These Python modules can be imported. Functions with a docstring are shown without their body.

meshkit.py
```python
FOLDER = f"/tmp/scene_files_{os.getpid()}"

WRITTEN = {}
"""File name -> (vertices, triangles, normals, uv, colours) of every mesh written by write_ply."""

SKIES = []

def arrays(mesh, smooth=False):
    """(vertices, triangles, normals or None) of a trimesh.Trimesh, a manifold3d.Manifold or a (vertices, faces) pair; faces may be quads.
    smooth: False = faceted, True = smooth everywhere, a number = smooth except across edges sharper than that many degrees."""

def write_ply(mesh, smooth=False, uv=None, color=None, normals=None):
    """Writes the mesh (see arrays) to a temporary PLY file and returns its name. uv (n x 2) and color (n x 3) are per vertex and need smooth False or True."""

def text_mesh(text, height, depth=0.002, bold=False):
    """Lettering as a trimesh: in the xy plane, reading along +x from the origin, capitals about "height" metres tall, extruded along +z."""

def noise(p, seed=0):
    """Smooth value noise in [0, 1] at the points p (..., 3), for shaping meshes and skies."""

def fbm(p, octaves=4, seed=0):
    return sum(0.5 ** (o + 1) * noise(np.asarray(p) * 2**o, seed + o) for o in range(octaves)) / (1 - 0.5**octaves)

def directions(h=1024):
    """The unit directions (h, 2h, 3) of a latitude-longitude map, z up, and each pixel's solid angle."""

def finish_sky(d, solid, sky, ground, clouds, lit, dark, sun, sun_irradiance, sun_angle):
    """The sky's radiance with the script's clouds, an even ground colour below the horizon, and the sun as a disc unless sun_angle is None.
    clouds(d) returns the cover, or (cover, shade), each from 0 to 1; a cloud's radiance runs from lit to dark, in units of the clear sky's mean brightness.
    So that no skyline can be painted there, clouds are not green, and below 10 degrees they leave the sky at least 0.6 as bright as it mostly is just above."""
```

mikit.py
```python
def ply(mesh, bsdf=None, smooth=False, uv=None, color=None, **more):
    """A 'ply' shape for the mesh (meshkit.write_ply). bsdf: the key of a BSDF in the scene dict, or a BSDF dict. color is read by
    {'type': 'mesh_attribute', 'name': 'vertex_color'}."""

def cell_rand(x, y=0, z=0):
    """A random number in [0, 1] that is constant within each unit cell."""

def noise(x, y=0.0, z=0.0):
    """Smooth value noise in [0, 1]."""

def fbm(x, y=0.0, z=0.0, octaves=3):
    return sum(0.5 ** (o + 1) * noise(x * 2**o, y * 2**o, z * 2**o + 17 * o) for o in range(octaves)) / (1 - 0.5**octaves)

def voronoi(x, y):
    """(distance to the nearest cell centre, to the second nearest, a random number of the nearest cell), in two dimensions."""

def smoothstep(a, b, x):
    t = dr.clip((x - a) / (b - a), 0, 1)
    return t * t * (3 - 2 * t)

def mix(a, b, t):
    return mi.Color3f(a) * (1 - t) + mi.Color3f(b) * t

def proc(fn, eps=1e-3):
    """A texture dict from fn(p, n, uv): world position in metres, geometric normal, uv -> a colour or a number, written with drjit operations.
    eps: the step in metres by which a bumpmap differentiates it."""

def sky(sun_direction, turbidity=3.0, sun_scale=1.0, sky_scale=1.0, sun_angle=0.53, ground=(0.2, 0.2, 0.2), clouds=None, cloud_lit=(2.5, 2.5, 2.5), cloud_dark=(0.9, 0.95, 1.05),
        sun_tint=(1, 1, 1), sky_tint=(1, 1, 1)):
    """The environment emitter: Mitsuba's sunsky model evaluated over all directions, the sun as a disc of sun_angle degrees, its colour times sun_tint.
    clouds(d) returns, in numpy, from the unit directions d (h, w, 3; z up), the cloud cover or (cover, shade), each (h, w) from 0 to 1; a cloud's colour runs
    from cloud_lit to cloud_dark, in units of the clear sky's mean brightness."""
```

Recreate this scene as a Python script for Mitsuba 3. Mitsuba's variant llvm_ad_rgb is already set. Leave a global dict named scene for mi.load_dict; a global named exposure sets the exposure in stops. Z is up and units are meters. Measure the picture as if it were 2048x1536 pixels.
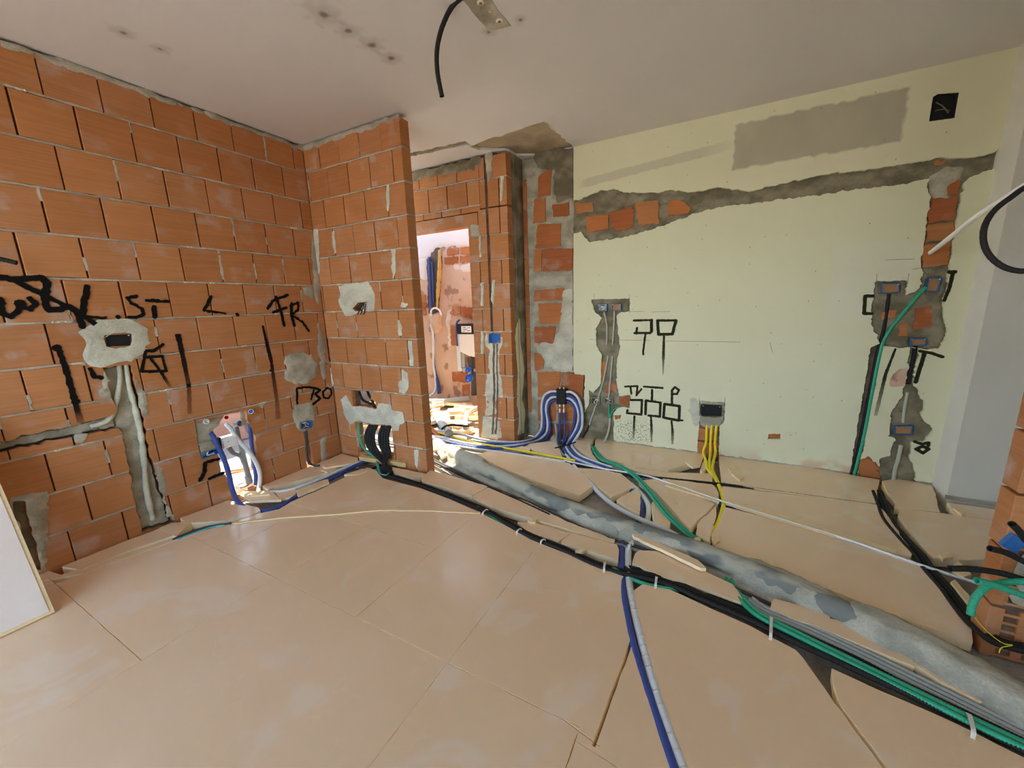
import math, random
import numpy as np, trimesh, manifold3d as m3, shapely, shapely.affinity
import mitsuba as mi, drjit as dr, mikit, meshkit
from mikit import proc, noise, fbm, smoothstep, mix, cell_rand, voronoi
from shapely.geometry import Polygon, LineString, Point, box as sbox
from shapely.ops import unary_union
from scipy.spatial import Delaunay
random.seed(7); RNG = np.random.default_rng(7)
T = mi.ScalarTransform4f
scene, labels = {}, {}

# ---------------------------------------------------------------- camera, sky, exposure
CAM = np.array([3.405, 0.0, 1.4545]); YAW, PITCH, ROLL, FPX = 0.4933, 0.2025, -0.0325, 781.7
FWD = np.array([-math.sin(YAW)*math.cos(PITCH), math.cos(YAW)*math.cos(PITCH), -math.sin(PITCH)])
_R = np.cross(FWD, [0, 0, 1.0]); _R /= np.linalg.norm(_R); _U = np.cross(_R, FWD)
RGT = _R*math.cos(ROLL)+_U*math.sin(ROLL); UPV = -_R*math.sin(ROLL)+_U*math.cos(ROLL)
scene['camera'] = {'type': 'perspective', 'fov': math.degrees(2*math.atan(1024/FPX)), 'fov_axis': 'x', 'near_clip': 0.05, 'far_clip': 200.0,
                   'to_world': T().look_at(origin=CAM.tolist(), target=(CAM+FWD).tolist(), up=UPV.tolist())}
scene['sky'] = mikit.sky((-0.42, 0.10, 0.90), turbidity=3.5, sun_scale=0.42, sky_scale=1.0, ground=(0.42, 0.40, 0.36), sky_tint=(1.10, 1.0, 0.86))
exposure = 4.95

H = 2.9; YP = 2.538; YW = 3.927; YD = 3.604; XP = 1.147; XC = 4.913; XD = 1.481; YPIL = 3.702; XB = 2.043; ZS = -0.075

# ---------------------------------------------------------------- helpers
def ray(px, py, ax, val):
    d = FWD + RGT*(px-1024)/FPX - UPV*(py-768)/FPX
    return CAM + d*(val-CAM[ax])/d[ax]
def F(px, py, z=0.0): return ray(px, py, 2, z)
def Lw(px, py, d=0.0): return ray(px, py, 0, d)
def Pw(px, py, d=0.0): return ray(px, py, 1, YP-d)
def Dw(px, py, d=0.0): return ray(px, py, 1, YD-d)
def Ww(px, py, d=0.0): return ray(px, py, 1, YW-d)
def Yq(px, py, y): return ray(px, py, 1, y)
class Plane:
    def __init__(s, f, pix, flip=False): s.f, s.pix, s.flip = f, pix, flip
LEFT = Plane(lambda u, v, d: (d, u, v), lambda x, y: tuple(Lw(x, y)[1:]))
PIER = Plane(lambda u, v, d: (u, YP-d, v), lambda x, y: (Pw(x, y)[0], Pw(x, y)[2]))
DOOR = Plane(lambda u, v, d: (u, YD-d, v), lambda x, y: (Dw(x, y)[0], Dw(x, y)[2]))
WHITE = Plane(lambda u, v, d: (u, YW-d, v), lambda x, y: (Ww(x, y)[0], Ww(x, y)[2]))
YBATH = 4.95
BATH = Plane(lambda u, v, d: (u, YBATH-d, v), lambda x, y: (Yq(x, y, YBATH)[0], Yq(x, y, YBATH)[2]))
FLOOR = Plane(lambda u, v, d: (u, v, d), lambda x, y: tuple(F(x, y)[:2]))
CEIL = Plane(lambda u, v, d: (u, v, H-d), lambda x, y: tuple(F(x, y, H)[:2]), True)
SIDE = Plane(lambda u, v, d: (XD-0.006+d, u, v), lambda x, y: tuple(ray(x, y, 0, XD-0.006)[1:]))

def number(key):
    if key not in scene and key not in labels: return key
    i = 1
    while f'{key}_{i:03d}' in scene or f'{key}_{i:03d}' in labels: i += 1
    return f'{key}_{i:03d}'
def put(key, mesh, mat, smooth=False, **k):
    key = number(key); scene[key] = mikit.ply(mesh, mat, smooth, **k); return key
def tag(key, label, cat=None, group=None, kind=None):
    d = {'label': label}
    if cat: d['category'] = cat
    if group: d['group'] = group
    if kind: d['kind'] = kind
    labels[key] = d; return key
def thing(name, label, cat, group=None):
    key = number(name); return tag(key, label, cat, group)
def pl(plane, px): return Polygon([plane.pix(*q) for q in px])
def clean(g):
    g = shapely.make_valid(g) if not g.is_valid else g
    if g.geom_type == 'GeometryCollection': g = unary_union([x for x in g.geoms if x.area > 0])
    return g
def polys(g, amin=2e-5):
    g = clean(g)
    gs = [g] if g.geom_type == 'Polygon' else list(getattr(g, 'geoms', []))
    return [x for x in gs if x.geom_type == 'Polygon' and x.area > amin]
def jag(poly, step=0.02, amp=0.006, seed=0):
    r = np.random.default_rng(seed+int(abs(poly.centroid.x*991+poly.centroid.y*577)*100)); out = []
    for g in polys(poly):
        c = np.array(g.exterior.coords)[:-1]; pts = []
        for i in range(len(c)):
            a, b = c[i], c[(i+1) % len(c)]; n = max(1, int(np.linalg.norm(b-a)/step))
            for k in range(n):
                q = a+(b-a)*k/n; pts.append(q+r.normal(0, amp*(0.4 if k == 0 else 1), 2))
        hs = [Polygon(np.array(i.coords)+r.normal(0, amp*.4, (len(i.coords), 2))) for i in g.interiors]
        out.append(clean(Polygon(pts)).difference(unary_union([clean(h) for h in hs])) if hs else clean(Polygon(pts)))
    return unary_union(out)
def mapped(plane, v, f, flip=False):
    x, y, z = plane.f(v[:, 0], v[:, 1], v[:, 2])
    V = np.stack([np.broadcast_to(a, len(v)) for a in (x, y, z)], 1).astype(float)
    return trimesh.Trimesh(V, f[:, ::-1] if plane.flip else f, process=False)
def extr(plane, poly, d0, d1):
    ms = []
    for g in polys(poly):
        rings = [np.array(g.exterior.coords)[:-1]]+[np.array(i.coords)[:-1] for i in g.interiors]
        mm = m3.CrossSection(rings, m3.FillRule.EvenOdd).extrude(d1-d0).translate([0, 0, d0]).to_mesh()
        if len(mm.tri_verts): ms.append(mapped(plane, np.array(mm.vert_properties[:, :3], float), np.array(mm.tri_verts)))
    return trimesh.util.concatenate(ms) if ms else None
def bev(plane, u0, v0, u1, v1, d0, d1, b=0.003):
    v = np.array([[u0, v0, d0], [u1, v0, d0], [u1, v1, d0], [u0, v1, d0], [u0, v0, d1-b], [u1, v0, d1-b], [u1, v1, d1-b], [u0, v1, d1-b],
                  [u0+b, v0+b, d1], [u1-b, v0+b, d1], [u1-b, v1-b, d1], [u0+b, v1-b, d1]])
    q = [[8, 9, 10, 11], [3, 2, 1, 0]]
    for i in range(4):
        j = (i+1) % 4; q += [[i, j, j+4, i+4], [i+4, j+4, j+8, i+8]]
    q = np.array(q); f = np.vstack([q[:, [0, 1, 2]], q[:, [0, 2, 3]]])
    return mapped(plane, v, f)
def blob(plane, poly, base, h, rough=0.003, grid=0.018, edge=0.03, seed=1, freq=14.0):
    """A bumpy trowelled patch: falls to base at its outline."""
    ms = []
    for g in polys(poly):
        g = g.simplify(0.002); n = max(12, int(g.length/grid))
        bd = np.array([g.exterior.interpolate(i/n, normalized=True).coords[0] for i in range(n)])
        hb = [np.array(i.coords)[:-1] for i in g.interiors]
        x0, y0, x1, y1 = g.bounds
        gx, gy = np.meshgrid(np.arange(x0, x1, grid), np.arange(y0, y1, grid)); P = np.stack([gx.ravel(), gy.ravel()], 1)
        P = P+np.random.default_rng(seed).uniform(-.3, .3, P.shape)*grid
        inner = g.buffer(-grid*0.45)
        P = P[shapely.contains_xy(inner, P[:, 0], P[:, 1])] if not inner.is_empty else P[:0]
        A = np.vstack([bd]+hb+[P]); tri = Delaunay(A).simplices
        c = A[tri].mean(1); tri = tri[shapely.contains_xy(g, c[:, 0], c[:, 1])]
        dist = shapely.distance(g.boundary, shapely.points(A)); k = np.clip(dist/edge, 0, 1); k = k*(2-k)
        nz = meshkit.fbm(np.c_[A*freq, np.full(len(A), seed*3.1)])
        nz = nz-np.mean(nz)
        z = base+k*(h+rough*4*nz)-0.001*(k == 0)
        e1, e2 = A[tri[:, 1]]-A[tri[:, 0]], A[tri[:, 2]]-A[tri[:, 0]]; cr = e1[:, 0]*e2[:, 1]-e1[:, 1]*e2[:, 0]; tri[cr < 0] = tri[cr < 0][:, ::-1]
        ms.append(mapped(plane, np.c_[A, z], tri))
    return trimesh.util.concatenate(ms) if ms else None
def catmull(pts, step):
    P = np.array([np.asarray(q, float) for q in pts]); P = np.vstack([2*P[0]-P[1], P, 2*P[-1]-P[-2]]); out = []
    for i in range(1, len(P)-2):
        a, b, c, d = P[i-1:i+3]; n = max(2, int(np.linalg.norm(c-b)/(step/4)))
        t = np.linspace(0, 1, n, endpoint=False)[:, None]
        t0 = 0; t1 = max(np.linalg.norm(b-a), 1e-6)**.5; t2 = t1+max(np.linalg.norm(c-b), 1e-6)**.5; t3 = t2+max(np.linalg.norm(d-c), 1e-6)**.5
        s = t1+(t2-t1)*t
        A1 = (t1-s)/(t1-t0)*a+(s-t0)/(t1-t0)*b; A2 = (t2-s)/(t2-t1)*b+(s-t1)/(t2-t1)*c; A3 = (t3-s)/(t3-t2)*c+(s-t2)/(t3-t2)*d
        B1 = (t2-s)/(t2-t0)*A1+(s-t0)/(t2-t0)*A2; B2 = (t3-s)/(t3-t1)*A2+(s-t1)/(t3-t1)*A3
        out.append((t2-s)/(t2-t1)*B1+(s-t1)/(t2-t1)*B2)
    Q = np.vstack(out+[P[-2:-1]]); L = np.r_[0, np.cumsum(np.linalg.norm(np.diff(Q, axis=0), axis=1))]
    n = max(3, int(L[-1]/step)+1); s = np.linspace(0, L[-1], n)
    return np.stack([np.interp(s, L, Q[:, k]) for k in range(3)], 1), s
def tube(pts, r, seg=9, step=0.02, corr=None, wob=0.0, hollow=False):
    if corr: step = corr/4
    Q, s = catmull(pts, step); n = len(Q)
    t = np.gradient(Q, axis=0); t /= np.maximum(np.linalg.norm(t, axis=1, keepdims=True), 1e-9)
    u = np.cross(t[0], [0.3, 0.2, 0.93]); u /= np.linalg.norm(u); US = []
    for i in range(n):
        u = u-t[i]*(u@t[i]); u /= np.linalg.norm(u); US.append(u)
    US = np.array(US); VS = np.cross(t, US)
    rr = np.full(n, float(r)) if np.isscalar(r) else np.interp(s/s[-1], np.linspace(0, 1, len(r)), r)
    if corr: rr = rr*(1-0.075*(np.arange(n) % 4 >= 2))
    if wob: rr = rr*(1+wob*(meshkit.noise(np.c_[s*22, s*0, s*0])-0.5))
    an = np.arange(seg)*2*np.pi/seg
    V = Q[:, None]+rr[:, None, None]*(np.cos(an)[None, :, None]*US[:, None]+np.sin(an)[None, :, None]*VS[:, None])
    V = V.reshape(-1, 3); i = np.arange(seg); f = []
    base = np.arange(n-1)[:, None]*seg
    a, b = base+i, base+(i+1) % seg
    f = np.concatenate([np.stack([a, b, b+seg], -1).reshape(-1, 3), np.stack([a, b+seg, a+seg], -1).reshape(-1, 3)])
    ends = []
    for e, off in ((0, 0), (n-1, (n-1)*seg)):
        k = len(V); sg = 1 if e else -1
        if hollow:
            rim = Q[e]+(V[off:off+seg]-Q[e])*0.72; deep = rim-sg*t[e]*r*1.6 if np.isscalar(r) else rim
            V = np.vstack([V, rim, deep, [deep.mean(0)]])
            for j in range(seg):
                j2 = (j+1) % seg
                for (p, q_, c, d) in ((off+j, off+j2, k+j2, k+j), (k+j, k+j2, k+seg+j2, k+seg+j)):
                    ends += [[p, q_, c], [p, c, d]] if e else [[p, c, q_], [p, d, c]]
                ends.append([k+seg+j, k+seg+j2, k+2*seg] if e else [k+seg+j2, k+seg+j, k+2*seg])
        else:
            V = np.vstack([V, [Q[e]]])
            for j in range(seg):
                ends.append([off+j, off+(j+1) % seg, k] if e else [off+(j+1) % seg, off+j, k])
    return trimesh.Trimesh(V, np.vstack([f, ends]), process=False)
def shifted(pts, off):
    """The path moved sideways (in plan) by off metres."""
    P = np.array([np.asarray(q, float) for q in pts]); t = np.gradient(P, axis=0)[:, :2]
    nrm = np.c_[-t[:, 1], t[:, 0]]; nrm /= np.maximum(np.linalg.norm(nrm, axis=1, keepdims=True), 1e-9)
    P[:, :2] += nrm*off; return P
def bx(x0, y0, z0, x1, y1, z1): return trimesh.creation.box(bounds=[[x0, y0, z0], [x1, y1, z1]])
def cat(*ms): return trimesh.util.concatenate([m for m in ms if m is not None])
def rot(mesh, ang, axis, pt): m = mesh.copy(); m.apply_transform(trimesh.transformations.rotation_matrix(math.radians(ang), axis, pt)); return m

# ---------------------------------------------------------------- materials
def mat(key, base, rough=None, bump=None, scale=0.002, spec=0.5):
    tex = proc(base) if callable(base) else {'type': 'rgb', 'value': list(base)}
    b = {'type': 'diffuse', 'reflectance': tex} if rough is None else {'type': 'principled', 'base_color': tex, 'roughness': rough, 'specular': 0.25 if 'black' in key else spec}
    if bump is not None: b = {'type': 'bumpmap', 'arbitrary': proc(bump, eps=2e-3), 'bsdf': b, 'scale': scale}
    scene[key] = {'type': 'twosided', 'bsdf': b}
def brick_fn(c, seed, dust):
    def fn(p, n, uv):
        s = p.x+p.y
        st = noise(s*5+seed*7, p.z*130)*0.6+noise(s*2.0, p.z*300+seed)*0.4
        bl = fbm(s*7+seed*3.3, p.z*7, seed, 3)
        col = mix([a*0.80 for a in c], [min(1, a*1.18) for a in c], st*0.55+bl*0.45)
        w = smoothstep(0.56, 0.80, fbm(s*9+seed*11.7, p.z*11+seed, 3.1, 4))*dust
        col = mix(col, [0.52, 0.40, 0.33], w*(0.5+0.5*noise(s*80, p.z*90)))
        return col
    return fn
BR = [(0.48, 0.210, 0.084), (0.46, 0.197, 0.076), (0.50, 0.225, 0.092), (0.47, 0.212, 0.093), (0.44, 0.187, 0.074)]
for i, c in enumerate(BR): mat(f'brick_{i}', brick_fn(c, i*1.7, (0.3, 0.6, 0.45, 0.7, 0.35)[i]))
for i, c in enumerate([(0.46, 0.165, 0.062), (0.50, 0.19, 0.07), (0.40, 0.135, 0.055)]): mat(f'oldbrick_{i}', brick_fn(c, i*2.3+9, 0.5))
def mortar_fn(a, b, f=1.0):
    def fn(p, n, uv):
        k = fbm(p.x*9*f, p.y*9*f, p.z*9*f, 4); g = noise(p.x*160, p.y*160, p.z*160)
        return mix(a, b, smoothstep(0.3, 0.72, k))*(0.86+0.28*g)
    return fn
bumpy = lambda p, n, uv: fbm(p.x*45, p.y*45, p.z*45, 4)
mat('mortar', mortar_fn((0.33, 0.31, 0.23), (0.52, 0.49, 0.38)), None, bumpy, 0.01)
mat('mortar_bed', mortar_fn((0.33, 0.30, 0.23), (0.50, 0.46, 0.37)))
mat('mortar_core', mortar_fn((0.12, 0.09, 0.07), (0.20, 0.15, 0.11)))
mat('mortar_pale', mortar_fn((0.50, 0.49, 0.38), (0.66, 0.66, 0.53)), None, bumpy, 0.006)
mat('mortar_dark', mortar_fn((0.17, 0.155, 0.10), (0.32, 0.29, 0.20)), None, bumpy, 0.012)
mat('concrete', mortar_fn((0.19, 0.17, 0.12), (0.36, 0.32, 0.24)), None, bumpy, 0.006)
mat('concrete_tan', mortar_fn((0.36, 0.29, 0.19), (0.50, 0.42, 0.29), 0.6), None, bumpy, 0.006)
mat('screed', mortar_fn((0.30, 0.28, 0.23), (0.44, 0.41, 0.35)), None, bumpy, 0.008)
mat('cement_pipe_dust', mortar_fn((0.33, 0.33, 0.26), (0.48, 0.47, 0.38)), None, bumpy, 0.008)
def seg_dist(a, b, pa, pb):
    d = (pb[0]-pa[0], pb[1]-pa[1]); L = d[0]*d[0]+d[1]*d[1]
    t = dr.clip(((a-pa[0])*d[0]+(b-pa[1])*d[1])/L, 0, 1)
    return dr.sqrt(dr.square(a-pa[0]-d[0]*t)+dr.square(b-pa[1]-d[1]*t))
def boxmask(a, b, x0, z0, x1, z1, e=0.01):
    return smoothstep(x0-e, x0+e, a)*smoothstep(x1+e, x1-e, a)*smoothstep(z0-e, z0+e, b)*smoothstep(z1+e, z1-e, b)
_w = lambda *q: tuple(float(x) for x in WHITE.pix(*q))
_pat = [_w(1575, 212), _w(1857, 282), _w(1850, 160), _w(1570, 290)]
_lines = [(_w(1259, 623), _w(1288, 623)), (_w(1304, 624), _w(1340, 623)), (_w(1180, 679), _w(1300, 681)), (_w(1330, 682), _w(1480, 684)), (_w(1259, 590), _w(1259, 627)), (_w(1188, 588), _w(1188, 600)),
          (_w(1399, 795), _w(1399, 812)), (_w(1450, 794), _w(1450, 812)), (_w(1392, 801), _w(1410, 802)), (_w(1754, 548), _w(1753, 568)), (_w(1818, 548), _w(1815, 568)), (_w(1824, 539), _w(1850, 535)), (_w(1540, 685), _w(1545, 705)), (_w(1770, 520), _w(1830, 518))]
_b0, _b1 = _w(1165, 362), _w(1560, 300)
_lp = (_w(1650, 640)[0], _w(1650, 640)[1], _w(1842, 483)[0], _w(1750, 485)[1])
_pk = (_w(1725, 940), _w(1500, 935))
def white_fn(p, n, uv):
    a, b = p.x, p.z
    c = mix([0.735, 0.735, 0.49], [0.79, 0.785, 0.555], fbm(a*1.3, b*1.3, 0, 3))
    g = fbm(a*6, b*5, 4.0, 3)
    jx = (noise(a*30, b*30)-0.5)*0.02
    m = boxmask(a+jx, b+jx, 3.40, 2.47, 4.42, 2.80, 0.012)*(0.75+0.25*g)
    c = mix(c, [0.46, 0.44, 0.32], m)
    k = dr.abs(b+jx*0.5-(2.56+(a-2.1)*0.075)); band = smoothstep(0.045, 0.03, k)*smoothstep(2.05, 2.2, a)*smoothstep(3.5, 3.1, a)
    c = mix(c, [0.50, 0.48, 0.36], band*0.55)
    c = mix(c, [0.76, 0.76, 0.60], boxmask(a, b, *_lp, 0.02)*0.5)
    # rubbed orange dust low on the wall
    du = smoothstep(0.16, 0.0, b)*smoothstep(3.4, 4.0, a)*smoothstep(0.35, 0.6, fbm(a*7, b*9, 1.0, 3))
    c = mix(c, [0.62, 0.40, 0.24], du*0.8)
    # specks and nail holes
    d1, d2, w = voronoi(a*9, b*9); c = mix(c, [0.20, 0.19, 0.13], smoothstep(0.045, 0.02, d1)*dr.select(w > 0.85, 0.9, 0.0))
    sp = boxmask(a, b, _w(1232, 870)[0], 0.02, _w(1300, 850)[0], 0.24, 0.05)
    s1, s2, sw = voronoi(a*70, b*70); c = mix(c, [0.22, 0.20, 0.13], smoothstep(0.40, 0.25, s1)*dr.select(sw > 0.45, 1.0, 0.0)*sp)
    for q, r in _lines: c = mix(c, [0.25, 0.24, 0.17], smoothstep(0.0032, 0.0012, seg_dist(a, b, q, r))*0.75)
    return c
mat('white_paint', white_fn, None)
mat('plaster_edge', (0.60, 0.58, 0.45))
mat('pilaster_paint', lambda p, n, uv: mix([0.66, 0.645, 0.55], [0.74, 0.725, 0.63], fbm(p.x*3+p.y*3, p.z*2, 0, 3)))
_holes = [(*map(float, CEIL.pix(x, y)), r) for x, y, r in ((247, 66, .028), (320, 98, .026), (648, 30, .05), (697, 62, .036), (744, 90, .038), (783, 117, .038), (1041, 40, .02), (978, 64, .02))]
def ceil_fn(p, n, uv):
    c = mix([0.64, 0.625, 0.59], [0.72, 0.705, 0.67], fbm(p.x*1.1, p.y*1.1, 0, 3))
    for hx, hy, r in _holes:
        d = dr.sqrt(dr.square(p.x-hx)+dr.square(p.y-hy))*(0.7+0.6*noise(p.x*35, p.y*35))
        c = mix(c, [0.40, 0.36, 0.30], smoothstep(r*2.6, r*0.6, d)*0.45)
        c = mix(c, [0.16, 0.12, 0.09], smoothstep(r*0.75, r*0.15, d)*0.75)
    return c
mat('ceiling_paint', ceil_fn)
def board_fn(p, n, uv):
    top = mix([0.74, 0.54, 0.325], [0.80, 0.60, 0.39], fbm(p.x*2.3, p.y*2.3, 0, 3))
    sc = smoothstep(0.60, 0.74, fbm(p.x*5+1.7*noise(p.x*3, p.y*3), p.y*5, 6.0, 4)); top = mix(top, [0.80, 0.70, 0.56], sc*0.38)
    ln = dr.abs(fbm(p.x*2.2, p.y*2.2, 9.0, 4)-0.5); top = mix(top, [0.84, 0.76, 0.60], smoothstep(0.004, 0.0, ln)*0.16)
    side = mix([0.86, 0.69, 0.40], [0.92, 0.79, 0.54], noise(p.x*120, p.y*120, p.z*200))
    return dr.select(dr.abs(n.z) > 0.6, top, side)
mat('board', board_fn, lambda p, n, uv: dr.select(dr.abs(n.z) > 0.6, 0.24+0.22*fbm(p.x*6, p.y*6, 2.0, 3), mi.Float(0.9)), None, spec=0.5)
scene['board']['bsdf']['roughness'] = proc(lambda p, n, uv: dr.select(dr.abs(n.z) > 0.6, 0.11+0.17*fbm(p.x*6, p.y*6, 2.0, 3), mi.Float(0.9)))
def lean_fn(p, n, uv):
    face = mix([0.74, 0.62, 0.52], [0.80, 0.70, 0.62], fbm(p.y*3, p.z*3, 0, 3))
    return dr.select(dr.abs(n.y) > 0.6, mi.Color3f(0.80, 0.58, 0.27), face)
mat('lean_board', lean_fn, 0.35)
mat('foam', lambda p, n, uv: mix([0.78, 0.58, 0.30], [0.86, 0.70, 0.44], noise(p.x*90, p.y*90, p.z*90)))
mat('timber', lambda p, n, uv: mix([0.52, 0.38, 0.15], [0.68, 0.52, 0.26], noise(p.x*8, p.y*150, p.z*120)), 0.8)
mat('spray', (0.012, 0.011, 0.010)); mat('spray_olive', (0.030, 0.032, 0.018))
scene['spray_fade'] = {'type': 'twosided', 'bsdf': {'type': 'diffuse', 'reflectance': {'type': 'mesh_attribute', 'name': 'vertex_color'}}}
for k, c, r in (('black_plastic', (0.016, 0.016, 0.015), .65), ('grey_black', (0.05, 0.05, 0.05), .5), ('green_plastic', (0.02, 0.36, 0.20), .4), ('blue_foam', (0.035, 0.065, 0.27), .6),
                ('white_foam', (0.62, 0.66, 0.66), .55), ('grey_pipe', (0.20, 0.22, 0.22), .5), ('grey_conduit', (0.36, 0.40, 0.38), .5), ('yellow_pipe', (0.80, 0.66, 0.02), .45), ('blue_box', (0.02, 0.14, 0.42), .4),
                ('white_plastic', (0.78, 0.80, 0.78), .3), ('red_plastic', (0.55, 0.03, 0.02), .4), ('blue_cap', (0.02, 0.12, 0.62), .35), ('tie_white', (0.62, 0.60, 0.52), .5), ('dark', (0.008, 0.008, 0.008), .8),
                ('dusty_conduit', (0.46, 0.46, 0.36), .7), ('orange_cable', (0.60, 0.20, 0.05), .5), ('label_paper', (0.80, 0.82, 0.86), .6), ('label_ink', (0.08, 0.10, 0.16), .7), ('cork', (0.42, 0.22, 0.09), .8), ('teal', (0.05, 0.33, 0.34), .5), ('insulation_wool', (0.60, 0.38, 0.10), .9)):
    mat(k, c, r)
scene['brass'] = {'type': 'twosided', 'bsdf': {'type': 'principled', 'base_color': {'type': 'rgb', 'value': [0.78, 0.70, 0.55]}, 'metallic': 1.0, 'roughness': 0.3}}
scene['paint_out'] = {'type': 'twosided', 'bsdf': {'type': 'diffuse', 'reflectance': {'type': 'rgb', 'value': [0.72, 0.69, 0.63]}}}
def bath_fn(p, n, uv):
    k = fbm(p.x*4, p.z*4, 0, 4)
    c = mix([0.62, 0.40, 0.27], [0.74, 0.53, 0.39], k)
    return mix(c, [0.30, 0.15, 0.08], smoothstep(0.62, 0.75, fbm(p.x*7, p.z*6, 5.0, 4))*0.7)
mat('bath_plaster', bath_fn, None, bumpy, 0.01)
mat('bath_white', lambda p, n, uv: mix([0.78, 0.66, 0.57], [0.86, 0.75, 0.66], fbm(p.x*2, p.z*2, 0, 3)))


mat('dusty_pipe', lambda p, n, uv: mix(mix([0.16, 0.175, 0.16], [0.25, 0.26, 0.23], fbm(p.x*14, p.y*14, p.z*14, 3)), [0.43, 0.41, 0.31], smoothstep(0.47, 0.55, fbm(p.x*3.1, p.y*5, p.z*7, 4))*0.85))
mat('sun_slab', (0.40, 0.385, 0.37))
mat('pink_wall', mortar_fn((0.52, 0.33, 0.28), (0.64, 0.44, 0.38)))
# ---------------------------------------------------------------- the setting
def struct(key, mesh, m, smooth=False):
    k = put(key, mesh, m, smooth)
    if '__' not in k: labels[k] = {'label': SAY[k], 'kind': 'structure'}
    return k
SAY = {'wall_left': 'long wall of orange hollow clay bricks on the left with black spray marks', 'wall_partition': 'short projecting orange brick wall with a free end beside the passage',
       'wall_doorway': 'orange brick wall with a tall door opening and lintel', 'wall_back': 'pale plastered wall chased for pipes and boxes', 'wall_right': 'white wall on the right, mostly outside the view',
       'wall_front': 'window wall behind the viewer', 'ceiling': 'plastered off-white ceiling with fixing holes', 'floor': 'grey screed floor under the tan insulation panels', 'pilaster': 'white plastered pilaster in the right corner',
       'pillar': 'bare grey concrete pillar beside the door wall', 'wall_end': 'broken end of a hollow brick wall at the right edge', 'ground_outside': 'pale sunlit floor seen through the openings',
       'wall_bathroom': 'stripped bathroom wall with patches of plaster and brick', 'doorstep_floor': 'rubble strewn floor of the room beyond the doorway'}
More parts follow.
